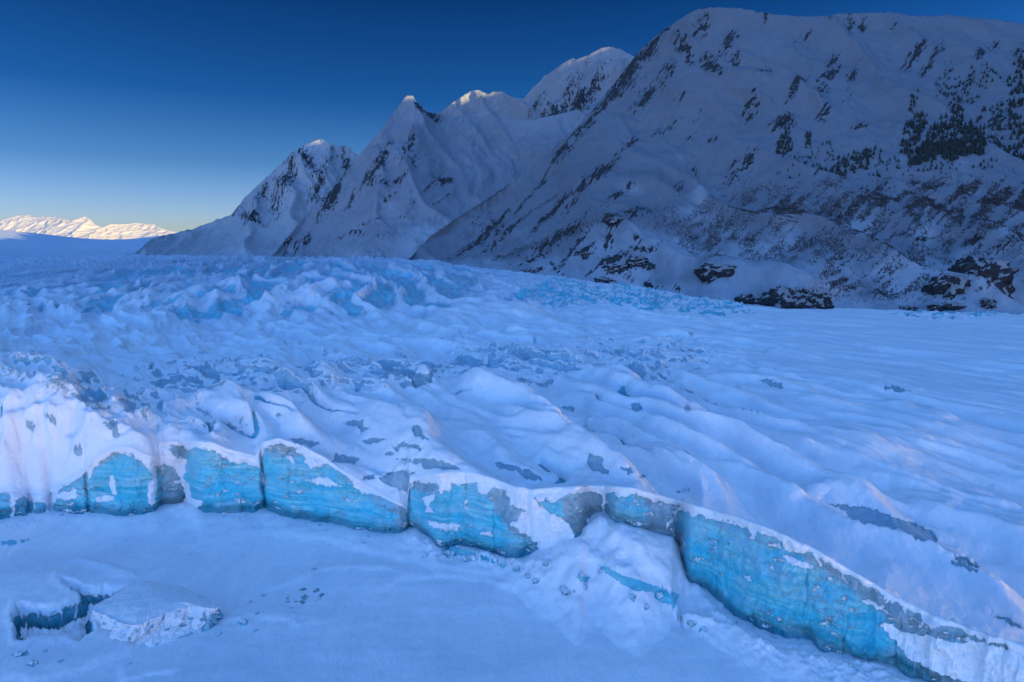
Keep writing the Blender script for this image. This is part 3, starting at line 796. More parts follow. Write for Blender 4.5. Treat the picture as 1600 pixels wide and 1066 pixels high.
    ICE = [K3([(836, 608), (870, 618), (900, 632), (940, 650), (1060, 690), (1155, 722), (1135, 770), (1066, 745), (1050, 712), (980, 708), (930, 680)]),
           K3([(752, 648), (805, 652), (800, 672), (770, 672)]), K3([(680, 702), (750, 708), (750, 720), (700, 715)]), K3([(765, 690), (795, 695), (790, 708)]),
           K3([(1160, 842), (1210, 852), (1250, 858), (1225, 864), (1170, 852)]),
           K2([(1180, 835), (1260, 815), (1380, 850), (1340, 872), (1220, 860)]), K2([(1400, 870), (1460, 885), (1520, 905), (1500, 915), (1420, 890)]),
           K6([(75, 680), (180, 665), (190, 690), (80, 708)]), K6([(170, 745), (245, 740), (230, 765), (180, 765)]),
           K1([(0, 515), (60, 512), (115, 508), (90, 522), (20, 530)])]
    ice2 = ice_from_polys(px2, py2, ICE, 2.0, soft=1.5)
    sdl = 0.55 * sst(0.42, 0.7, 0.5 + 0.6 * fbm(X / 30, Y / 9, 3, 395)) * 0
    # thin snow over dark lake ice: grey-blue stains with their own shape
    STAIN = [K2([(420, 735), (560, 745), (700, 785), (880, 840), (760, 820), (560, 770)]), K2([(730, 880), (900, 905), (1100, 950), (1160, 970), (980, 945), (820, 905)]),
             K3([(425, 685), (470, 690), (560, 725), (715, 748), (600, 745), (450, 712)]), crop(380, 880, 1, [(60, 50), (100, 35), (140, 45), (120, 65), (70, 70)])]
    stain = ice_from_polys(px2, py2, STAIN, 4.0, soft=5) * 0.62
    ice = np.maximum(np.maximum(ice, ice2), stain * (0.6 + 0.5 * fbm(X / 3, Y / 3, 3, 398)))
    grey = np.maximum(0.25 * inside, 0.7 * sst(0.05, 0.3, stain)) + 0.4 * ice2
    dark = 1
    global LAKE, LAKEP
    LAKE = (X, Y, z); LAKEP = (px2, py2)
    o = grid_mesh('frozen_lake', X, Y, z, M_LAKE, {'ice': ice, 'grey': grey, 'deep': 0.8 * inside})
    struct(o)
frozen_lake()
print('lake', time.time() - T0)

# ------------------------------------------------------------------ mountains
class Mountain:
    """a mountain face between a traced skyline and its foot, with depth given by control points"""
    def __init__(s, name, sky, foot, ctrl, xr, nc, nr, amp, seed, mat, rockfn=None, back=0.75, jag=1.0, gully=(90, 260), step=None):
        sky = np.array(sky, float); foot = np.array(foot, float)
        s.x = np.linspace(xr[0], xr[1], nc); s.nr = nr
        top = np.interp(s.x, sky[:, 0], sky[:, 1]); bot = np.interp(s.x, foot[:, 0], foot[:, 1])
        top = top + jag * fbm(s.x / 9.0, s.x * 0 + seed, 4, seed, 0.6)
        s.top, s.bot = top, bot
        t = np.linspace(0, 1, nr)[:, None]
        row = bot[None] + (top - bot)[None] * t
        pxx = np.broadcast_to(s.x[None], row.shape)
        c = np.array(ctrl, float)
        ev = tps_fit(c[:, :2] / 300.0, np.log(c[:, 2]), 1e-3)
        Y = np.exp(ev(pxx / 300.0, row / 300.0)).astype(np.float64)
        X, Z = unproj_Y(pxx, row, Y)
        # relief, fading to the traced skyline
        q = X + 0.35 * Y; 
        fade = np.clip((1 - t) * nr / 10.0, 0.0, 1) * 0.9 + 0.1 * (t < 1)
        g1, g2 = gully
        rel = 0.9 * (ridged(q / g2 + 0.3 * fbm(X / 300, Z / 300, 2, seed + 3), Z / (g2 * 2.2) , 5, seed + 9, 0.52) - 0.9)
        rel = rel + 0.5 * fbm(X / g1, Z / g1, 4, seed + 5, 0.55)
        dsp = amp * rel * fade
        rk = rockfn(pxx, row, X, Z) if rockfn else np.zeros_like(row)
        dsp = dsp + 0.12 * amp * sst(0.3, 0.7, rk) * fade
        Y2 = Y - 0.75 * dsp; Z2 = Z + 0.55 * dsp; X2 = X
        s.X, s.Y, s.Z = X2, Y2, Z2; s.rock = rk; s.row = row
        # far side
        nb = 14
        bx, by, bz = [], [], []
        for k in range(1, nb + 1):
            dk = 12.0 * k ** 1.9
            bx.append(X2[-1] * (1 + 0 * dk)); by.append(Y2[-1] + dk); bz.append(Z2[-1] - back * dk + 8 * fbm(X2[-1] / 60, np.full_like(X2[-1], k * 0.7), 3, seed + 70) * min(1, k / 4))
        X3 = np.vstack([X2, bx]); Y3 = np.vstack([Y2, by]); Z3 = np.vstack([Z2, bz]); rk3 = np.vstack([rk, np.zeros((nb, nc))])
        dr = sst(0.42, 0.05, t + 0.22 * fbm(pxx / 70, row / 45, 4, seed + 90)) * (0.75 if mat is not M_FAR else 0)  # painted brightening, strongest at the foot of the slope
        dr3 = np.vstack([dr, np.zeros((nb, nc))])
        s.o = struct(grid_mesh(name, X3, Y3, Z3, mat, {'rock': rk3, 'foot_light': dr3}))
    def at(s, px, row):
        j = int(np.clip(round((px - s.x[0]) / (s.x[1] - s.x[0])), 0, len(s.x) - 1))
        t = (row - s.bot[j]) / (s.top[j] - s.bot[j])
        i = int(np.clip(round(t * (s.nr - 1)), 0, s.nr - 1))
        return Vector((s.X[i, j], s.Y[i, j], s.Z[i, j]))

def blobs(px, row, L):
    """rock density from oriented soft ellipses: (cx, cy, rx, ry, angle deg, strength)"""
    out = np.zeros(px.shape, np.float32)
    for cx, cy, rx, ry, a, st in L:
        m = max(rx, ry) * 2.2
        sel = (np.abs(px - cx) < m) & (np.abs(row - cy) < m)
        if not sel.any(): continue
        x = px[sel] - cx; y = row[sel] - cy; c, n = math.cos(R(a)), math.sin(R(a))
        u = (x * c + y * n) / rx; v = (-x * n + y * c) / ry
        out[sel] = np.maximum(out[sel], st * np.exp(-(u * u + v * v)))
    return out
def streak(px, row, a, l, w, seed, o=4):
    c, n = math.cos(R(a)), math.sin(R(a))
    return fbm((px * c + row * n) / l, (-px * n + row * c) / w, o, seed, 0.6)

RB = [  # right massif: image-space positions of bare rock; angle of streaks measured clockwise on the picture (x right, y down)
    (1020, 72, 55, 8, 128, .75), (985, 110, 50, 9, 125, .8), (950, 155, 55, 8, 128, .7), (915, 200, 45, 8, 130, .7),
    (1100, 34, 18, 14, 120, .85), (1070, 75, 32, 14, 60, .8), (1110, 100, 26, 15, 70, .9), (1140, 60, 38, 11, 125, .8), (1092, 50, 14, 12, 90, .5), (1150, 90, 25, 10, 110, .6), (1045, 110, 25, 12, 120, .5),
    (1200, 22, 14, 7, 140, .6), (1250, 58, 20, 8, 120, .5), (1265, 50, 14, 7, 120, .5), (1328, 33, 18, 12, 70, .75), (1352, 33, 14, 9, 80, .7), (1400, 38, 12, 6, 140, .6), (1425, 40, 12, 7, 80, .6), (1295, 33, 10, 7, 120, .5),
    (1307, 84, 14, 8, 140, .85), (1300, 108, 30, 10, 150, .65), (1335, 110, 30, 9, 120, .6), (1245, 135, 32, 10, 125, .8), (1285, 135, 25, 14, 110, .7), (1330, 145, 20, 10, 120, .5),
    (1428, 88, 36, 10, 125, .75), (1455, 95, 34, 10, 122, .8), (1475, 120, 30, 14, 120, .6), (1530, 85, 20, 9, 115, .6), (1560, 65, 22, 10, 130, .5), (1590, 80, 20, 10, 100, .7),
    (1225, 185, 28, 13, 150, .8), (1288, 172, 24, 12, 100, .7), (1172, 160, 22, 8, 120, .5), (1180, 170, 22, 7, 130, .5), (1090, 180, 16, 7, 130, .5), (1085, 205, 16, 7, 130, .5), (1048, 190, 30, 9, 150, .5), (1195, 110, 20, 10, 140, .5),
    (1087, 262, 16, 8, 120, .6), (1155, 258, 34, 14, 150, .6), (1110, 215, 10, 4, 130, .5), (1118, 213, 8, 4, 130, .5), (1060, 290, 18, 8, 120, .4),
    (1380, 290, 300, 16, 172, .3), (1345, 196, 14, 6, 160, .5), (1500, 150, 50, 20, 130, .5), (1560, 190, 40, 25, 120, .5),
    (940, 268, 24, 7, 140, .95), (965, 245, 25, 7, 130, .6), (985, 222, 20, 6, 130, .6), (905, 300, 40, 7, 128, .6), (860, 330, 50, 5, 135, .7), (830, 300, 60, 4, 135, .5), (770, 345, 60, 4, 135, .6), (730, 385, 40, 4, 140, .6),
    (790, 360, 60, 4, 140, .5), (880, 360, 60, 9, 150, .6), (900, 380, 40, 5, 130, .7), (840, 395, 40, 4, 150, .5), (950, 345, 14, 5, 170, .8), (985, 335, 40, 8, 165, .5), (960, 310, 35, 10, 140, .4),
    (1440, 372, 10, 4, 0, .9), (1530, 372, 26, 8, 0, .5), (1570, 385, 24, 8, 10, .5), (870, 250, 40, 6, 128, .5), (1010, 150, 40, 8, 128, .45), (1060, 160, 30, 10, 120, .4),
    (915, 386, 14, 5, 160, .9), (950, 372, 9, 7, 110, .7), (960, 400, 20, 5, 160, .8), (975, 412, 22, 5, 160, .9), (1005, 405, 24, 5, 20, .9), (1010, 390, 20, 4, 10, .6), (945, 435, 14, 5, 10, .9), (895, 433, 10, 4, 0, .7), (1015, 440, 8, 8, 80, .7),
    (830, 418, 18, 4, 170, .9), (845, 414, 8, 4, 150, .8), (870, 412, 12, 4, 40, .6), (1060, 445, 8, 8, 80, .5), (995, 375, 8, 4, 20, .6), (925, 420, 20, 3, 140, .5), (960, 354, 12, 5, 160, .9),
]
def rock_right(px, row, X, Z):
    b = blobs(px, row, RB)
    a = np.where(px < 1010, 131.0, 122.0)
    st = streak(px, row, 128, 26, 5.0, 400)
    st2 = streak(px, row, 120, 9, 3.5, 410)
    n = 0.5 * st + 0.6 * st2
    base = 0.03 + 0.15 * sst(-0.1, 0.6, fbm(px / 120, row / 90, 2, 420)) * sst(30, 90, row)
    left = 0.13 * sst(1060, 980, px) * sst(470, 380, row) 
    foot = 0.10 * sst(380, 440, row) * sst(860, 1000, px)
    return np.clip(b * 0.85 + base * 1.25 + left + foot + 0.62 * n * sst(0.05, 0.5, b + base + left + foot) , 0, 1)
sky_right = [(560, 420), (640, 404), (655, 388), (670, 372), (700, 352), (740, 326), (780, 300), (820, 270), (860, 236), (900, 200), (930, 165), (960, 130), (985, 97), (1000, 78), (1020, 60), (1045, 42), (1070, 25), (1085, 16), (1110, 12),
             (1140, 12), (1165, 14), (1180, 18), (1200, 21), (1230, 24), (1260, 26), (1290, 26), (1310, 21), (1350, 20), (1390, 19), (1410, 22), (1430, 25), (1460, 25), (1480, 23), (1510, 26), (1550, 30), (1580, 34), (1600, 38), (1700, 55), (1900, 80), (2200, 110)]
foot_right = [(560, 440), (640, 430), (800, 438), (900, 455), (1000, 475), (1150, 492), (1300, 510), (1450, 512), (1600, 514), (1900, 530), (2200, 540)]
ctrl_right = [(640, 404, 2050), (700, 352, 2250), (780, 300, 2400), (860, 236, 2520), (960, 130, 2650), (1000, 78, 2700), (1110, 12, 2500), (1300, 26, 2350), (1600, 40, 2200), (1900, 80, 2100), (2200, 110, 2000),
              (640, 430, 1900), (700, 410, 1980), (800, 420, 1800), (900, 432, 1620), (1000, 452, 1480), (1150, 470, 1290), (1300, 487, 1150), (1450, 487, 1120), (1600, 487, 1090), (1900, 500, 1000), (2200, 510, 950),
              (800, 438, 1740), (1000, 475, 1400), (1300, 510, 1080), (1600, 514, 1030), (2200, 540, 880),
              (780, 370, 2060), (860, 330, 2060), (940, 260, 2120), (1000, 180, 2330), (1030, 250, 2060), (1100, 300, 1850), (1100, 200, 2120), (1100, 100, 2330), (1300, 270, 1700), (1500, 260, 1600), (1300, 130, 2050), (1500, 130, 1980), (1180, 180, 2080),
              (1300, 350, 1450), (1500, 350, 1400), (1300, 430, 1230), (1500, 430, 1190), (1100, 380, 1600), (1100, 430, 1400), (960, 350, 1740), (960, 410, 1560), (1050, 420, 1480), (1220, 440, 1235), (1240, 400, 1330), (1520, 405, 1210)]
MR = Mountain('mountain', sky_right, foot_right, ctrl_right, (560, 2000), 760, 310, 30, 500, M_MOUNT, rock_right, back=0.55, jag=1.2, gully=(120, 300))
print('mountain right', time.time() - T0)

RBM = [(640, 215, 30, 9, 110, .75), (592, 258, 40, 7, 118, .8), (575, 275, 30, 6, 118, .6), (603, 235, 36, 5, 118, .6), (625, 278, 30, 8, 160, .55), (696, 274, 20, 6, 10, .6), (735, 262, 18, 5, 20, .5), (521, 300, 40, 7, 118, .75), (500, 330, 36, 5, 118, .6),
       (645, 245, 20, 12, 80, .6), (554, 359, 30, 5, 170, .6), (560, 372, 30, 3, 15, .4), (590, 340, 60, 3, 165, .45), (615, 360, 60, 4, 160, .3), (480, 365, 22, 4, 115, .7), (445, 380, 20, 5, 110, .6), (460, 386, 14, 6, 100, .6), (655, 170, 14, 8, 50, .8), (672, 180, 16, 6, 30, .7),
       (665, 290, 22, 4, 130, .5), (545, 310, 26, 4, 120, .6), (640, 320, 50, 3, 130, .4), (700, 300, 30, 3, 150, .3), (612, 300, 30, 5, 140, .5), (580, 400, 60, 3, 175, .3), (470, 400, 30, 4, 110, .5)]
def rock_mid(px, row, X, Z):
    b = blobs(px, row, RBM)
    n = 0.5 * streak(px, row, 125, 20, 4, 430) + 0.55 * streak(px, row, 120, 7, 3, 440)
    flat = sst(690, 730, px) * sst(330, 290, row)
    base = 0.22 * sst(-0.1, 0.6, fbm(px / 60, row / 60, 2, 450)) * (1 - flat) + 0.03
    return np.clip(b * 0.9 + base * 1.2 + 0.6 * n * sst(0.05, 0.5, b + base) * (1 - 0.8 * flat), 0, 1)
sky_mid = [(380, 430), (430, 395), (435, 388), (478, 336), (521, 293), (559, 245), (575, 226), (590, 208), (605, 188), (620, 170), (628, 158), (636, 149), (645, 150), (655, 163), (668, 175), (690, 180), (760, 184), (830, 188), (900, 172), (960, 150), (1040, 140)]
foot_mid = [(380, 440), (435, 420), (550, 425), (650, 430), (800, 440), (1040, 440)]
ctrl_mid = [(380, 430, 2300), (435, 410, 2350), (550, 412, 2200), (650, 415, 2100), (800, 420, 2100), (1000, 420, 2100), (636, 149, 3200), (620, 172, 3170), (559, 245, 2950), (478, 336, 2700), (435, 388, 2500),
            (660, 260, 2750), (650, 205, 2950), (680, 200, 3250), (720, 225, 3250), (800, 250, 3250), (850, 210, 3350), (760, 184, 3500), (830, 188, 3500), (960, 150, 3600), (900, 260, 3000), (700, 330, 2500), (620, 300, 2520), (560, 330, 2530), (800, 330, 2600), (690, 185, 3350), (950, 330, 2600), (740, 290, 2850),
            (550, 440, 2050), (700, 440, 2000)]
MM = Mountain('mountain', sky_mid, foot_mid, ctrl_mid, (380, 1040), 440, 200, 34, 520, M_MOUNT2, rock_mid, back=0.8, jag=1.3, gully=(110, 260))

def rock_left(px, row, X, Z):
    b = blobs(px, row, [(450, 275, 30, 10, 100, .6), (392, 338, 22, 7, 20, .7), (480, 250, 30, 8, 60, .5), (410, 300, 20, 5, 120, .5), (430, 310, 30, 8, 100, .4), (500, 285, 40, 10, 110, .45), (540, 250, 20, 8, 70, .6), (395, 345, 16, 5, 0, .6)])
    n = 0.6 * streak(px, row, 112, 14, 3, 460) + 0.5 * streak(px, row, 70, 7, 2.5, 470)
    base = 0.30 * sst(390, 320, row) 
    return np.clip(b * 0.8 + base + 0.5 * n * sst(0.05, 0.5, b + base), 0, 1)
sky_left = [(100, 408), (170, 405), (212, 396), (235, 374), (255, 368), (275, 364), (300, 358), (330, 347), (362, 335), (380, 312), (400, 292), (430, 265), (455, 240), (478, 225), (500, 217), (515, 224), (530, 228), (545, 230), (556, 240), (562, 248), (580, 262), (620, 290), (700, 330)]
foot_left = [(100, 405), (200, 405), (400, 412), (700, 420)]
ctrl_left = [(100, 395, 4200), (100, 388, 4600), (200, 395, 3700), (225, 392, 3500), (400, 400, 2800), (550, 400, 2650), (700, 400, 2600), (500, 217, 4000), (380, 312, 3750), (270, 364, 4200), (330, 347, 3950), (620, 290, 4000), (700, 330, 3800), (450, 330, 3300), (520, 330, 3350), (430, 275, 3750), (545, 232, 3950),
             (300, 385, 3300), (480, 270, 3600), (520, 270, 3750), (350, 360, 3400)]
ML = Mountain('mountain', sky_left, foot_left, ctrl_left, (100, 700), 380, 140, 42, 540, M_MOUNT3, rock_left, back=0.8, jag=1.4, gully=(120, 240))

def rock_back(px, row, X, Z):
    b = blobs(px, row, [(867, 183, 20, 12, 120, .8), (905, 160, 24, 14, 130, .8), (850, 190, 20, 8, 100, .6), (890, 140, 40, 10, 120, .4), (880, 180, 30, 14, 110, .6), (930, 130, 30, 10, 120, .5), (840, 160, 20, 6, 120, .5)])
    n = 0.6 * streak(px, row, 100, 12, 3, 480) + 0.5 * streak(px, row, 60, 7, 2.5, 490)
    base = 0.26
    return np.clip(b * 0.8 + base + 0.5 * n * sst(0.05, 0.5, b + base), 0, 1)
sky_back = [(640, 215), (680, 182), (700, 166), (715, 155), (735, 142), (750, 141), (762, 148), (770, 144), (785, 143), (800, 152), (818, 154), (830, 140), (850, 120), (870, 106), (885, 95), (893, 92), (900, 93), (920, 86), (935, 77), (950, 73), (970, 77), (990, 88), (1010, 88), (1100, 80)]
ctrl_back = [(640, 215, 3700), (735, 142, 3900), (818, 154, 3800), (885, 95, 3750), (950, 73, 3700), (1100, 80, 3500), (700, 240, 3600), (850, 240, 3450), (1000, 240, 3200), (900, 160, 3550), (980, 150, 3450), (750, 190, 3700)]
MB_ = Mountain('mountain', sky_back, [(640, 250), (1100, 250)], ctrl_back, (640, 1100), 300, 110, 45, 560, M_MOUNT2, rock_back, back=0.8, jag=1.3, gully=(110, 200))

def rock_far(px, row, X, Z):
    n = 0.6 * streak(px, row, 70, 10, 2.0, 495) + 0.5 * streak(px, row, 75, 4, 1.5, 497)
    return np.clip(0.0 + 0.28 * n, 0, 1) * sst(372, 362, row)
sky_far = [(-300, 372), (-100, 356), (-30, 350), (0, 345), (20, 338), (34, 335), (44, 336), (52, 339), (62, 339), (75, 338), (95, 341), (110, 345), (122, 341), (132, 338), (140, 343), (150, 352), (160, 356), (172, 350), (200, 350), (215, 347), (225, 350), (240, 350), (250, 356), (270, 362), (290, 364), (380, 366), (520, 380)]
ctrl_far = [(-300, 372, 11500), (0, 345, 11500), (130, 338, 11800), (250, 356, 12500), (520, 380, 12500), (-300, 385, 10300), (0, 385, 10300), (150, 385, 10000), (300, 385, 10800), (520, 390, 11000), (60, 360, 10900), (200, 365, 11500)]
MF = Mountain('distant_mountain', sky_far, [(-300, 388), (520, 388)], ctrl_far, (-300, 520), 620, 100, 26, 580, M_FAR, rock_far, back=0.6, jag=0.9, gully=(160, 230))
print('mountains', time.time() - T0)

# range added out of view, its crest shaped to keep sun off the glacier
def shade_range():
    yy = np.linspace(-5500, 7600, 260)
    xs = np.array([-1700, -1250, -800, -420, -150, 0, 160, 450, 900, 1500])
    hf = np.array([0.02, 0.22, 0.52, 0.78, 0.94, 1.0, 0.93, 0.75, 0.4, 0.0])
    crest = np.interp(yy, [-5500, 0, 1200, 1700, 2000, 2400, 3000, 4500, 7600], SHADE_H) + 14 * fbm(yy / 260, yy * 0, 4, 600, 0.55)
    A = np.broadcast_to(yy[:, None], (260, 10)); 
    B = 3000 + xs[None] + 0 * A
    Z = 10 + (crest[:, None] - 10) * hf[None] + 40 * fbm(A / 300, B / 300, 4, 610) * np.array([0.1, .8, 1, .8, .3, 0, .3, .8, 1, .3])[None]
    sel = np.broadcast_to(np.abs(hf)[None] >= 0, A.shape)
    struct(grid_mesh('unseen_shade_range', B, A, Z, M_MOUNT, {'rock': np.full(A.shape, 0.12)}, flip=True))
#SH
SHADE_H = [1250, 1270, 1278, 1405, 1525, 1540, 1460, 1380, 1200]
shade_range()

# ------------------------------------------------------------------ spruces, brush, rocks, loose ice
M_TREE = mat_plain('spruce_needles', (0.010, 0.016, 0.014), (0.040, 0.050, 0.050), 0.08, 0.9, 0)
M_BRUSH = mat_plain('bare_alder_twigs', (0.040, 0.035, 0.040), (0.085, 0.075, 0.078), 0.05, 0.95, 0)

def spruce_mesh(seed):
    g = np.random.default_rng(seed); co = []; tr = []
    n = 7
    co.append((0, 0, -0.3)); 
    for k in range(3): co.append((0.02 * math.cos(k * 2.1), 0.02 * math.sin(k * 2.1), 0.4))
    tr += [(0, 1, 2), (0, 2, 3), (0, 3, 1)]
    tiers = 6
    for i in range(tiers):
        z0 = 0.05 + 0.15 * i; r = 0.24 * (1 - i / (tiers + .4)) * g.uniform(.8, 1.15); zt = z0 + 0.30 - 0.01 * i
        c = len(co); co.append((g.normal(0, .012), g.normal(0, .012), min(zt, 1.0)))
        ph = g.uniform(0, 6)
        for k in range(n):
            a = ph + k * 2 * math.pi / n; q = r * g.uniform(.6, 1.2)
            co.append((q * math.cos(a), q * math.sin(a), z0 - 0.05 * g.random()))
        for k in range(n): tr.append((c, c + 1 + k, c + 1 + (k + 1) % n))
    return np.array(co, np.float32), np.array(tr, np.int32)

STANDS = [  # label, polygon (photo px), number, height range
    ('dark spruce in the solid stand at the foot of the upper woods', [(1418, 258), (1436, 232), (1470, 228), (1500, 225), (1545, 232), (1530, 243), (1490, 250), (1450, 258)], 150, (11, 18)),
    ('dark spruce in the steep wood climbing above the solid stand', [(1440, 232), (1450, 205), (1478, 185), (1500, 160), (1512, 168), (1505, 200), (1540, 175), (1542, 210), (1528, 228)], 110, (10, 17)),
    ('dark spruce in the wood cut by the right edge of the picture', [(1572, 245), (1580, 190), (1576, 130), (1590, 92), (1625, 90), (1640, 250)], 150, (11, 18)),
    ('dark spruce on the narrow rib left of the steep wood', [(1408, 222), (1418, 195), (1432, 178), (1448, 185), (1436, 215), (1420, 250), (1412, 238)], 60, (9, 15)),
    ('lone dark spruce beside the snow chute high on the slope', [(1418, 175), (1424, 155), (1428, 155), (1424, 177)], 10, (8, 13)),
    ('dark spruce on the middle rib above the brush', [(1298, 270), (1312, 245), (1330, 238), (1362, 226), (1378, 240), (1378, 252), (1350, 258), (1320, 268)], 70, (8, 13)),
    ('dark spruce on the left rib under the pale rock band', [(1214, 236), (1220, 215), (1232, 200), (1240, 212), (1240, 232), (1225, 240)], 38, (8, 13)),
    ('dark spruce on the short rib right of the left rib', [(1260, 226), (1263, 206), (1272, 205), (1268, 226)], 14, (8, 13)),
    ('small dark spruce scattered between the two ribs and the brush', [(1215, 270), (1225, 242), (1300, 215), (1310, 245), (1290, 272)], 34, (6, 10)),
    ('small dark spruce scattered along the upper edge of the brush', [(1360, 272), (1400, 240), (1412, 262), (1560, 250), (1560, 262), (1410, 274)], 30, (6, 11)),
    ('small dark spruce clinging to the rocks above the steep wood', [(1460, 152), (1500, 118), (1545, 105), (1560, 130), (1520, 160)], 46, (7, 12)),
    ('small dark spruce among the outlying rocks left of the right-hand wood', [(1545, 170), (1570, 160), (1575, 240), (1545, 225)], 34, (7, 12)),
    ('small dark spruce by the rocks high on the left of the slope', [(1208, 200), (1225, 172), (1245, 168), (1250, 190), (1225, 203)], 24, (6, 10)),
]
def woods():
    metas = []
    vm = []
    for k in range(5):
        co, tr = spruce_mesh(800 + k)
        me = bpy.data.meshes.new('spruce_tree'); me.from_pydata(co.tolist(), [], tr.tolist()); me.materials.append(M_TREE); vm.append((me, co, tr))
    g = random.Random(11)
    for lab, poly, n, (h0, h1) in STANDS:
        P = np.array(poly); c = 0
        n = int(n * 1.9)
        while c < n:
            x = g.uniform(P[:, 0].min(), P[:, 0].max()); y = g.uniform(P[:, 1].min(), P[:, 1].max())
            if poly_sd(np.array([x]), np.array([y]), P)[0] < -1.0 * (g.random() < .3) * 3: continue
            p = MR.at(x, y); metas.append((p.length, p, g.uniform(h0, h1), g.uniform(0, 6.28), g.randrange(5), lab)); c += 1
    metas.sort(key=lambda m: m[0])
    metas.sort(key=lambda m: -m[2] / m[0])
    V = []; T = []; off = 0
    for i, (d, p, h, a, k, lab) in enumerate(metas):
        me, co, tr = vm[k]
        if i < 300:
            o = bpy.data.objects.new('spruce_tree', me); COL.objects.link(o)
            o.location = p; o.rotation_euler = (0, 0, a); o.scale = (h * 1.25, h * 1.25, h)
            thing(o, lab, 'spruce tree', lab.replace('small dark spruce', 'small spruces').replace('lone dark spruce', 'spruces').replace('dark spruce', 'spruces'))
        else:
            q = co * h * np.array([1.4, 1.4, 1.0]); c, s_ = math.cos(a), math.sin(a)
            q = np.stack([q[:, 0] * c - q[:, 1] * s_ + p.x, q[:, 0] * s_ + q[:, 1] * c + p.y, q[:, 2] + p.z], -1)
            V.append(q); T.append(tr + off); off += len(q)
    o = raw_mesh('spruce_wood', np.vstack(V), np.vstack(T), M_TREE, smooth=False)
    o['kind'] = 'stuff'; o['label'] = 'remaining dark spruces mixed into the woods on the right-hand slope'; o['category'] = 'trees'
woods()

def brush_density(x, y):
    d = 0.0
    z = sst(268, 292, y + (1380 - x) * 0.00) * sst(425, 375, y)
    edge = sst(1030, 1190, x + 0.9 * (y - 330))
    core = np.exp(-((y - (318 + 0.06 * (1400 - x))) / 42.0) ** 2)
    d = z * edge * (0.25 + 0.9 * core)
    tails = sst(380, 400, y) * sst(470, 430, y) * sst(1270, 1320, x) * sst(1480, 1430, x) * 0.5
    d = np.maximum(d, tails)
    low = np.exp(-((y - 350 - 0.06 * (x - 1000)) / 22.0) ** 2) * sst(1010, 1060, x) * sst(1330, 1200, x) * 0.55
    d = np.maximum(d, low)
    d = np.maximum(d, 0.5 * np.exp(-((y - 412) / 12.0) ** 2) * sst(1540, 1580, x))
    n = fbm((x * 0.77 - y * 0.64) / 44, (x * 0.64 + y * 0.77) / 15, 4, 700, 0.6)
    n2 = fbm(x / 90, y / 50, 2, 710)
    d = d * sst(-0.35, 0.55, n + 0.5 * n2)
    line = np.exp(-((y - np.interp(x, [670, 690, 735, 787, 800], [362, 353, 322, 284, 276])) / 2.2) ** 2) * sst(668, 690, x) * sst(800, 780, x)
    streaks = 0.0
    for x0, y0, x1, y1, w in [(800, 392, 900, 352, 3), (770, 400, 850, 370, 2), (840, 385, 930, 345, 4), (870, 355, 960, 342, 3), (700, 400, 790, 340, 1.5), (780, 360, 870, 300, 2), (850, 345, 880, 300, 2)]:
        t = np.clip(((x - x0) * (x1 - x0) + (y - y0) * (y1 - y0)) / ((x1 - x0) ** 2 + (y1 - y0) ** 2), 0, 1)
        dd = np.hypot(x - x0 - t * (x1 - x0), y - y0 - t * (y1 - y0))
        streaks = np.maximum(streaks, 0.5 * np.exp(-(dd / w) ** 2))
    return np.maximum(np.maximum(d, line), streaks)
def brush():
    g = np.random.default_rng(21)
    N = 400000
    x = g.uniform(660, 1640, N); y = g.uniform(262, 476, N)
    keep = g.random(N) < brush_density(x, y) * 0.62
    x, y = x[keep], y[keep]
    j = np.clip(np.round((x - MR.x[0]) / (MR.x[1] - MR.x[0])).astype(int), 0, len(MR.x) - 1)
    t = (y - MR.bot[j]) / (MR.top[j] - MR.bot[j]); i = np.clip(np.round(t * (MR.nr - 1)).astype(int), 0, MR.nr - 1)
    ok = t > 0.02; i, j, x, y = i[ok], j[ok], x[ok], y[ok]
    n = len(x); print('bushes', n)
    P = np.stack([MR.X[i, j], MR.Y[i, j], MR.Z[i, j]], -1) + g.normal(0, .8, (n, 3)) * [1, 0.3, 0]
    V = []; nb = 5
    h = g.uniform(2.2, 4.6, n)
    for k in range(nb):
        a = g.uniform(0, 2 * np.pi, n); ln = g.uniform(0.25, 0.9, n) * h
        tip = P + np.stack([np.cos(a) * ln, np.sin(a) * ln * .7, h * g.uniform(.6, 1.1, n)], -1)
        w = g.uniform(.3, .6, n)
        b0 = P + np.stack([-np.sin(a) * w, np.cos(a) * w, -0.8 + 0 * w], -1)
        b1 = P + np.stack([np.sin(a) * w + .3, -np.cos(a) * w, -0.8 + 0 * w], -1)
        V += [b0, b1, tip]
    V = np.stack(V, 1).reshape(-1, 3)
    T = np.arange(len(V)).reshape(-1, 3)
    o = raw_mesh('alder_brush', V, T, M_BRUSH, smooth=False)
    o['kind'] = 'stuff'; o['label'] = 'bare alder brush spread over the lower mountain slope on the right'; o['category'] = 'brush'
brush()
print('woods', time.time() - T0)

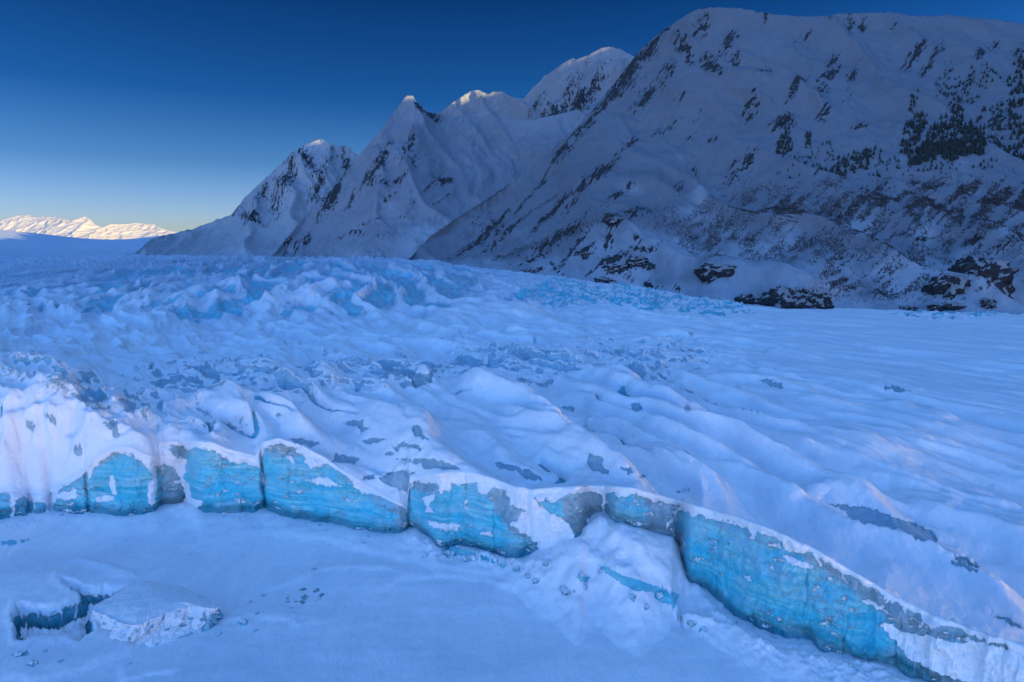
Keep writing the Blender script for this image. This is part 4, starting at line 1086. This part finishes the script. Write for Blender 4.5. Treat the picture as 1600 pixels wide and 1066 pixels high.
M_OUTCROP = mat_mountain('outcrop_rock', (0.26, 0.27, 0.30), 2.0)
def body(center, rx, ry, rz, seed, mat, name, nu=56, nv=30, rough=0.22, blocky=0.0, snow_z=0.55, attr='rock', yaw=0.0):
    u = np.linspace(0, 2 * np.pi, nu + 1)[None]; v = np.linspace(-0.5 * np.pi, 0.5 * np.pi, nv)[:, None]
    x = np.cos(v) * np.cos(u); y = np.cos(v) * np.sin(u); z = np.sin(v) + 0 * u
    p = np.sign(x) * np.abs(x) ** .8, np.sign(y) * np.abs(y) ** .8, np.sign(z) * np.abs(z) ** .8
    a = np.cos(u) * 1.3 + seed; b = np.sin(u) * 1.3 + v * 1.1
    n = fbm(a * 1.3, b * 1.3, 2, seed, .55) + 0.7 * (ridged(x * 1.6 + seed, z * 1.6 + y, 4, seed + 5) - 0.8)
    if blocky: n = n * (1 - blocky) + blocky * np.round(n * 3.5) / 3.5
    n = n * (np.cos(v) ** .5)
    k = 1 + rough * n
    X = p[0] * rx * k; Y = p[1] * ry * k; Z = p[2] * rz * k
    c, s_ = math.cos(yaw), math.sin(yaw); X, Y = X * c - Y * s_, X * s_ + Y * c
    X[:, -1] = X[:, 0]; Y[:, -1] = Y[:, 0]; Z[:, -1] = Z[:, 0]
    P = np.stack([X, Y, Z], -1)
    du = np.gradient(P, axis=1); dv = np.gradient(P, axis=0); nn = np.cross(du, dv); nn /= np.linalg.norm(nn, axis=-1, keepdims=True) + 1e-9
    r = sst(snow_z + .16, snow_z - .16, nn[..., 2] + 0.75 * fbm(X / rx * 5 + seed + Z / rz, Z / rz * 1.8, 4, seed + 9, .6) + 0.1)
    at = {attr: r}
    if attr == 'ice': at['grey'] = 0.25 + 0 * r
    o = grid_mesh(name, X, Y, Z, mat, at)
    o.location = center
    return o
OUTC = [  # px, row of the middle, half width px, half height px, rough, label
    (1122, 430, 27, 11, 'long dark rock alone on the snow, upper left of the humped rocks'),
    (1188, 467, 25, 12, 'low dark rock hump at the glacier edge, left half of the pair'),
    (1236, 466, 30, 17, 'large humped rock at the glacier edge, right half of the pair'),
    (1274, 468, 20, 14, 'snow patched rock shoulder at the right end of the humped rocks'),
    (1432, 474, 16, 7, 'small dark rock at the glacier edge, left of the tall crag'),
    (1498, 474, 28, 8, 'wide low dark rock at the glacier edge below the tall crag'),
    (1492, 446, 24, 17, 'broken dark rock face left of the tall crag'),
    (1545, 432, 27, 26, 'tall dark crag standing above the glacier edge near the right of the picture'),
    (1522, 412, 12, 14, 'upper dark knob of rock leaning against the tall crag'),
    (1546, 472, 8, 8, 'small dark rock under the tall crag'),
    (965, 410, 15, 6, 'dark rock knob high on the low snowy hill by the glacier edge'),
    (998, 405, 16, 5, 'thin dark rock ledge right of the rock knob on the low snowy hill'),
    (921, 394, 9, 4, 'small dark rock on the left shoulder of the low snowy hill'),
    (960, 353, 11, 4, 'small dark rock on the crest above the low snowy hill'),
    (945, 435, 13, 5, 'dark rock at the toe of the low snowy hill'),
    (832, 419, 12, 3, 'flat dark rock where the left slope meets the ice'),
]
for q, (px, row, hw, hh, lab) in enumerate(OUTC):
    p = MR.at(px, row)
    sc = p.y / F
    o = body(p + Vector((0, hh * sc * 0.5, -hh * sc * 0.35)), hw * sc * 1.25, hh * sc * 1.9, hh * sc * 1.45, 900 + q * 3, M_OUTCROP, 'rock_outcrop', rough=0.30, snow_z=0.52)
    thing(o, lab, 'rock')

# lookup on the lake surface
def on_lake(px, row):
    X, Y, Z = LAKE; a, b = LAKEP
    k = np.argmin((a - px) ** 2 + (b - row) ** 2)
    return Vector((float(X.flat[k]), float(Y.flat[k]), float(Z.flat[k])))

def slab():
    top = K6([(985, 190), (1200, 250), (1320, 305), (1400, 345), (1440, 375), (1380, 385), (1280, 350), (1130, 400), (1000, 440), (900, 505), (800, 480), (700, 430), (640, 412), (596, 380), (690, 320), (800, 250), (880, 215)])
    bot = K6([(1010, 200), (1240, 260), (1400, 330), (1470, 400), (1480, 490), (1330, 565), (1150, 610), (1000, 705), (900, 665), (840, 680), (760, 640), (680, 560), (630, 480), (590, 400), (690, 330), (790, 265), (880, 220)])
    zt = [3.5, 4.5, 5.5, 6.5, 7.0, 7.6, 8.0, 8.0, 8.0, 7.6, 7.6, 7.4, 7.0, 6.2, 4.6, 3.2, 3.2]
    zt = [0.72 * q for q in zt]
    T = [(*unproj_z(x, y, z), z) for (x, y), z in zip(top, zt)]
    B = [(*unproj_z(x, y, -0.5), -2.0) for x, y in bot]
    def rs(P, n):
        P = np.array(P + [P[0]]); L = np.arange(len(P)); 
        return np.stack([np.interp(np.linspace(0, len(P) - 1, n), L, P[:, k]) for k in range(3)], -1)
    n = 420
    def sm(P):
        for _ in range(10):
            Q = P[:-1]; Q = (np.roll(Q, 4, 0) + Q + np.roll(Q, -4, 0)) / 3; P = np.vstack([Q, Q[:1]])
        return P
    T = sm(rs(T, n)); B = sm(rs(B, n)); c = T[:-1].mean(0); c[2] += 0.4
    a = np.linspace(0, len(top), n)
    jit = fbm(a * 3.0, a * 0, 4, 950, .6)[:, None] * 0.5
    nrm = T - c; nrm[:, 2] = 0; nrm /= np.linalg.norm(nrm, axis=1, keepdims=True)
    T = T + nrm * jit; T[-1] = T[0]
    rings = []; ice = []
    for k in range(22):
        f = (k / 22) ** .8
        r = c + (T - c) * f
        r[:, 2] += 0.25 * fbm(r[:, 0] / 4, r[:, 1] / 4, 3, 955) + 1.3 * (1 - f * f) - 0.5 * f ** 8
        rings.append(r); ice.append(np.zeros(n))
    nside = 46
    side = np.exp(-((np.linspace(0, len(top), n) - 9.0) / 6.0) ** 2)
    for k in range(nside):
        f = k / (nside - 1)
        r = T + (B - T) * f
        z = r[:, 2]
        led = np.round(fbm(a * 0.9, f * 3.2 + a * 0.15, 3, 960, .55) * 3.0) / 3.0
        out = (1.6 * led + 0.5 * fbm(a * 2.6, np.full(n, f * 7), 4, 965, .6) + 0.5 * (ridged(a * 1.7, f * 8 + a * .3, 3, 968) - .8)) * math.sin(math.pi * min(1, f * 1.1 + .04)) ** .6
        r = r + nrm * out[:, None]
        r[:, 2] += 0.5 * fbm(a * 1.6, np.full(n, f * 4 + 3), 3, 970) * math.sin(math.pi * f)
        r[-1] = r[0]
        rings.append(r)
        right = sst(2.6, 3.6, a) * sst(5.6, 4.6, a)
        crk = sst(0.35, 0.6, fbm(a * 2.2, np.full(n, f * 6.0), 4, 975, .6)) * 0.8 * sst(0, .08, f)
        ice.append(np.clip(np.maximum(right * sst(0.18, 0.4, f + 0.1 * fbm(a * 2, np.full(n, f * 4), 2, 977)), crk), 0, 1))
    P = np.array(rings); ic = np.array(ice)
    o = grid_mesh('ice_slab', P[..., 0], P[..., 1], P[..., 2], M_GLACIER, {'ice': ic, 'grey': 0.5 + 0 * ic, 'frost': 0.35 + 0 * ic}, flip=True)
    thing(o, 'tilted snow covered ice slab with crumbling layered edge, beside the dark hollow at lower left', 'ice slab')
slab()

CH = [(908, 902, 8, 5), (913, 914, 5, 3), (884, 922, 13, 2.5), (742, 872, 7, 4), (788, 884, 7, 4), (806, 890, 6, 3), (826, 899, 6, 3), (836, 908, 6, 3), (702, 866, 9, 3), (728, 874, 6, 3), (664, 868, 5, 3), (852, 880, 6, 3),
      (30, 1023, 9, 3), (49, 1037, 9, 3), (70, 1017, 4, 2), (95, 1034, 4, 2), (380, 974, 8, 6), (400, 985, 4, 2), (340, 992, 5, 2), (412, 930, 4, 2), (402, 958, 4, 2), (490, 890, 4, 2), (392, 940, 3, 2), (203, 1036, 3, 3),
      (1078, 978, 8, 2.5), (1102, 985, 6, 2), (988, 932, 6, 3), (1010, 948, 5, 3), (990, 938, 3, 2), (1030, 930, 7, 4), (940, 893, 5, 3), (1256, 1020, 4, 2), (1330, 1040, 5, 2), (1338, 1046, 4, 2), (1210, 995, 4, 2), (1150, 972, 3, 2), (575, 838, 3, 2), (500, 822, 3, 2), (350, 806, 3, 2), (95, 806, 3, 2)]
def chunk_label(px, row):
    if px < 110: return 'snow capped ice chunk below the dark hollow', 'ice chunks below the dark hollow'
    if px < 500 and row > 860: return 'snowy ice chunk beside the tilted slab', 'ice chunks beside the tilted slab'
    if px < 640: return 'small ice chunk at the foot of the left cliffs', 'ice chunks under the left cliffs'
    if px < 860: return 'small ice chunk under the middle blue cliff', 'ice chunks under the middle cliff'
    if px < 1060: return 'dark edged ice chunk on the tall snow cone', 'ice chunks on the snow cone'
    return 'small ice chunk below the largest blue wall', 'ice chunks below the largest wall'
ORD = ['first', 'second', 'third', 'fourth', 'fifth', 'sixth', 'seventh', 'eighth', 'ninth', 'tenth', 'eleventh', 'twelfth']
CH.sort(); seen = {}
for q, (px, row, hw, hh) in enumerate(CH):
    p = on_lake(px, row); sc = p.y / F
    o = body(p, hw * sc, hw * sc * .8, hh * sc * 1.3, 1000 + q, M_GLACIER, 'ice_chunk', 22, 14, 0.35, 0.5, 0.45, 'ice', yaw=rng.uniform(0, 3))
    l, g = chunk_label(px, row); k = seen[g] = seen.get(g, -1) + 1; thing(o, l + ', ' + ORD[k] + ' from the left', 'ice chunk', g)
print('all', time.time() - T0)
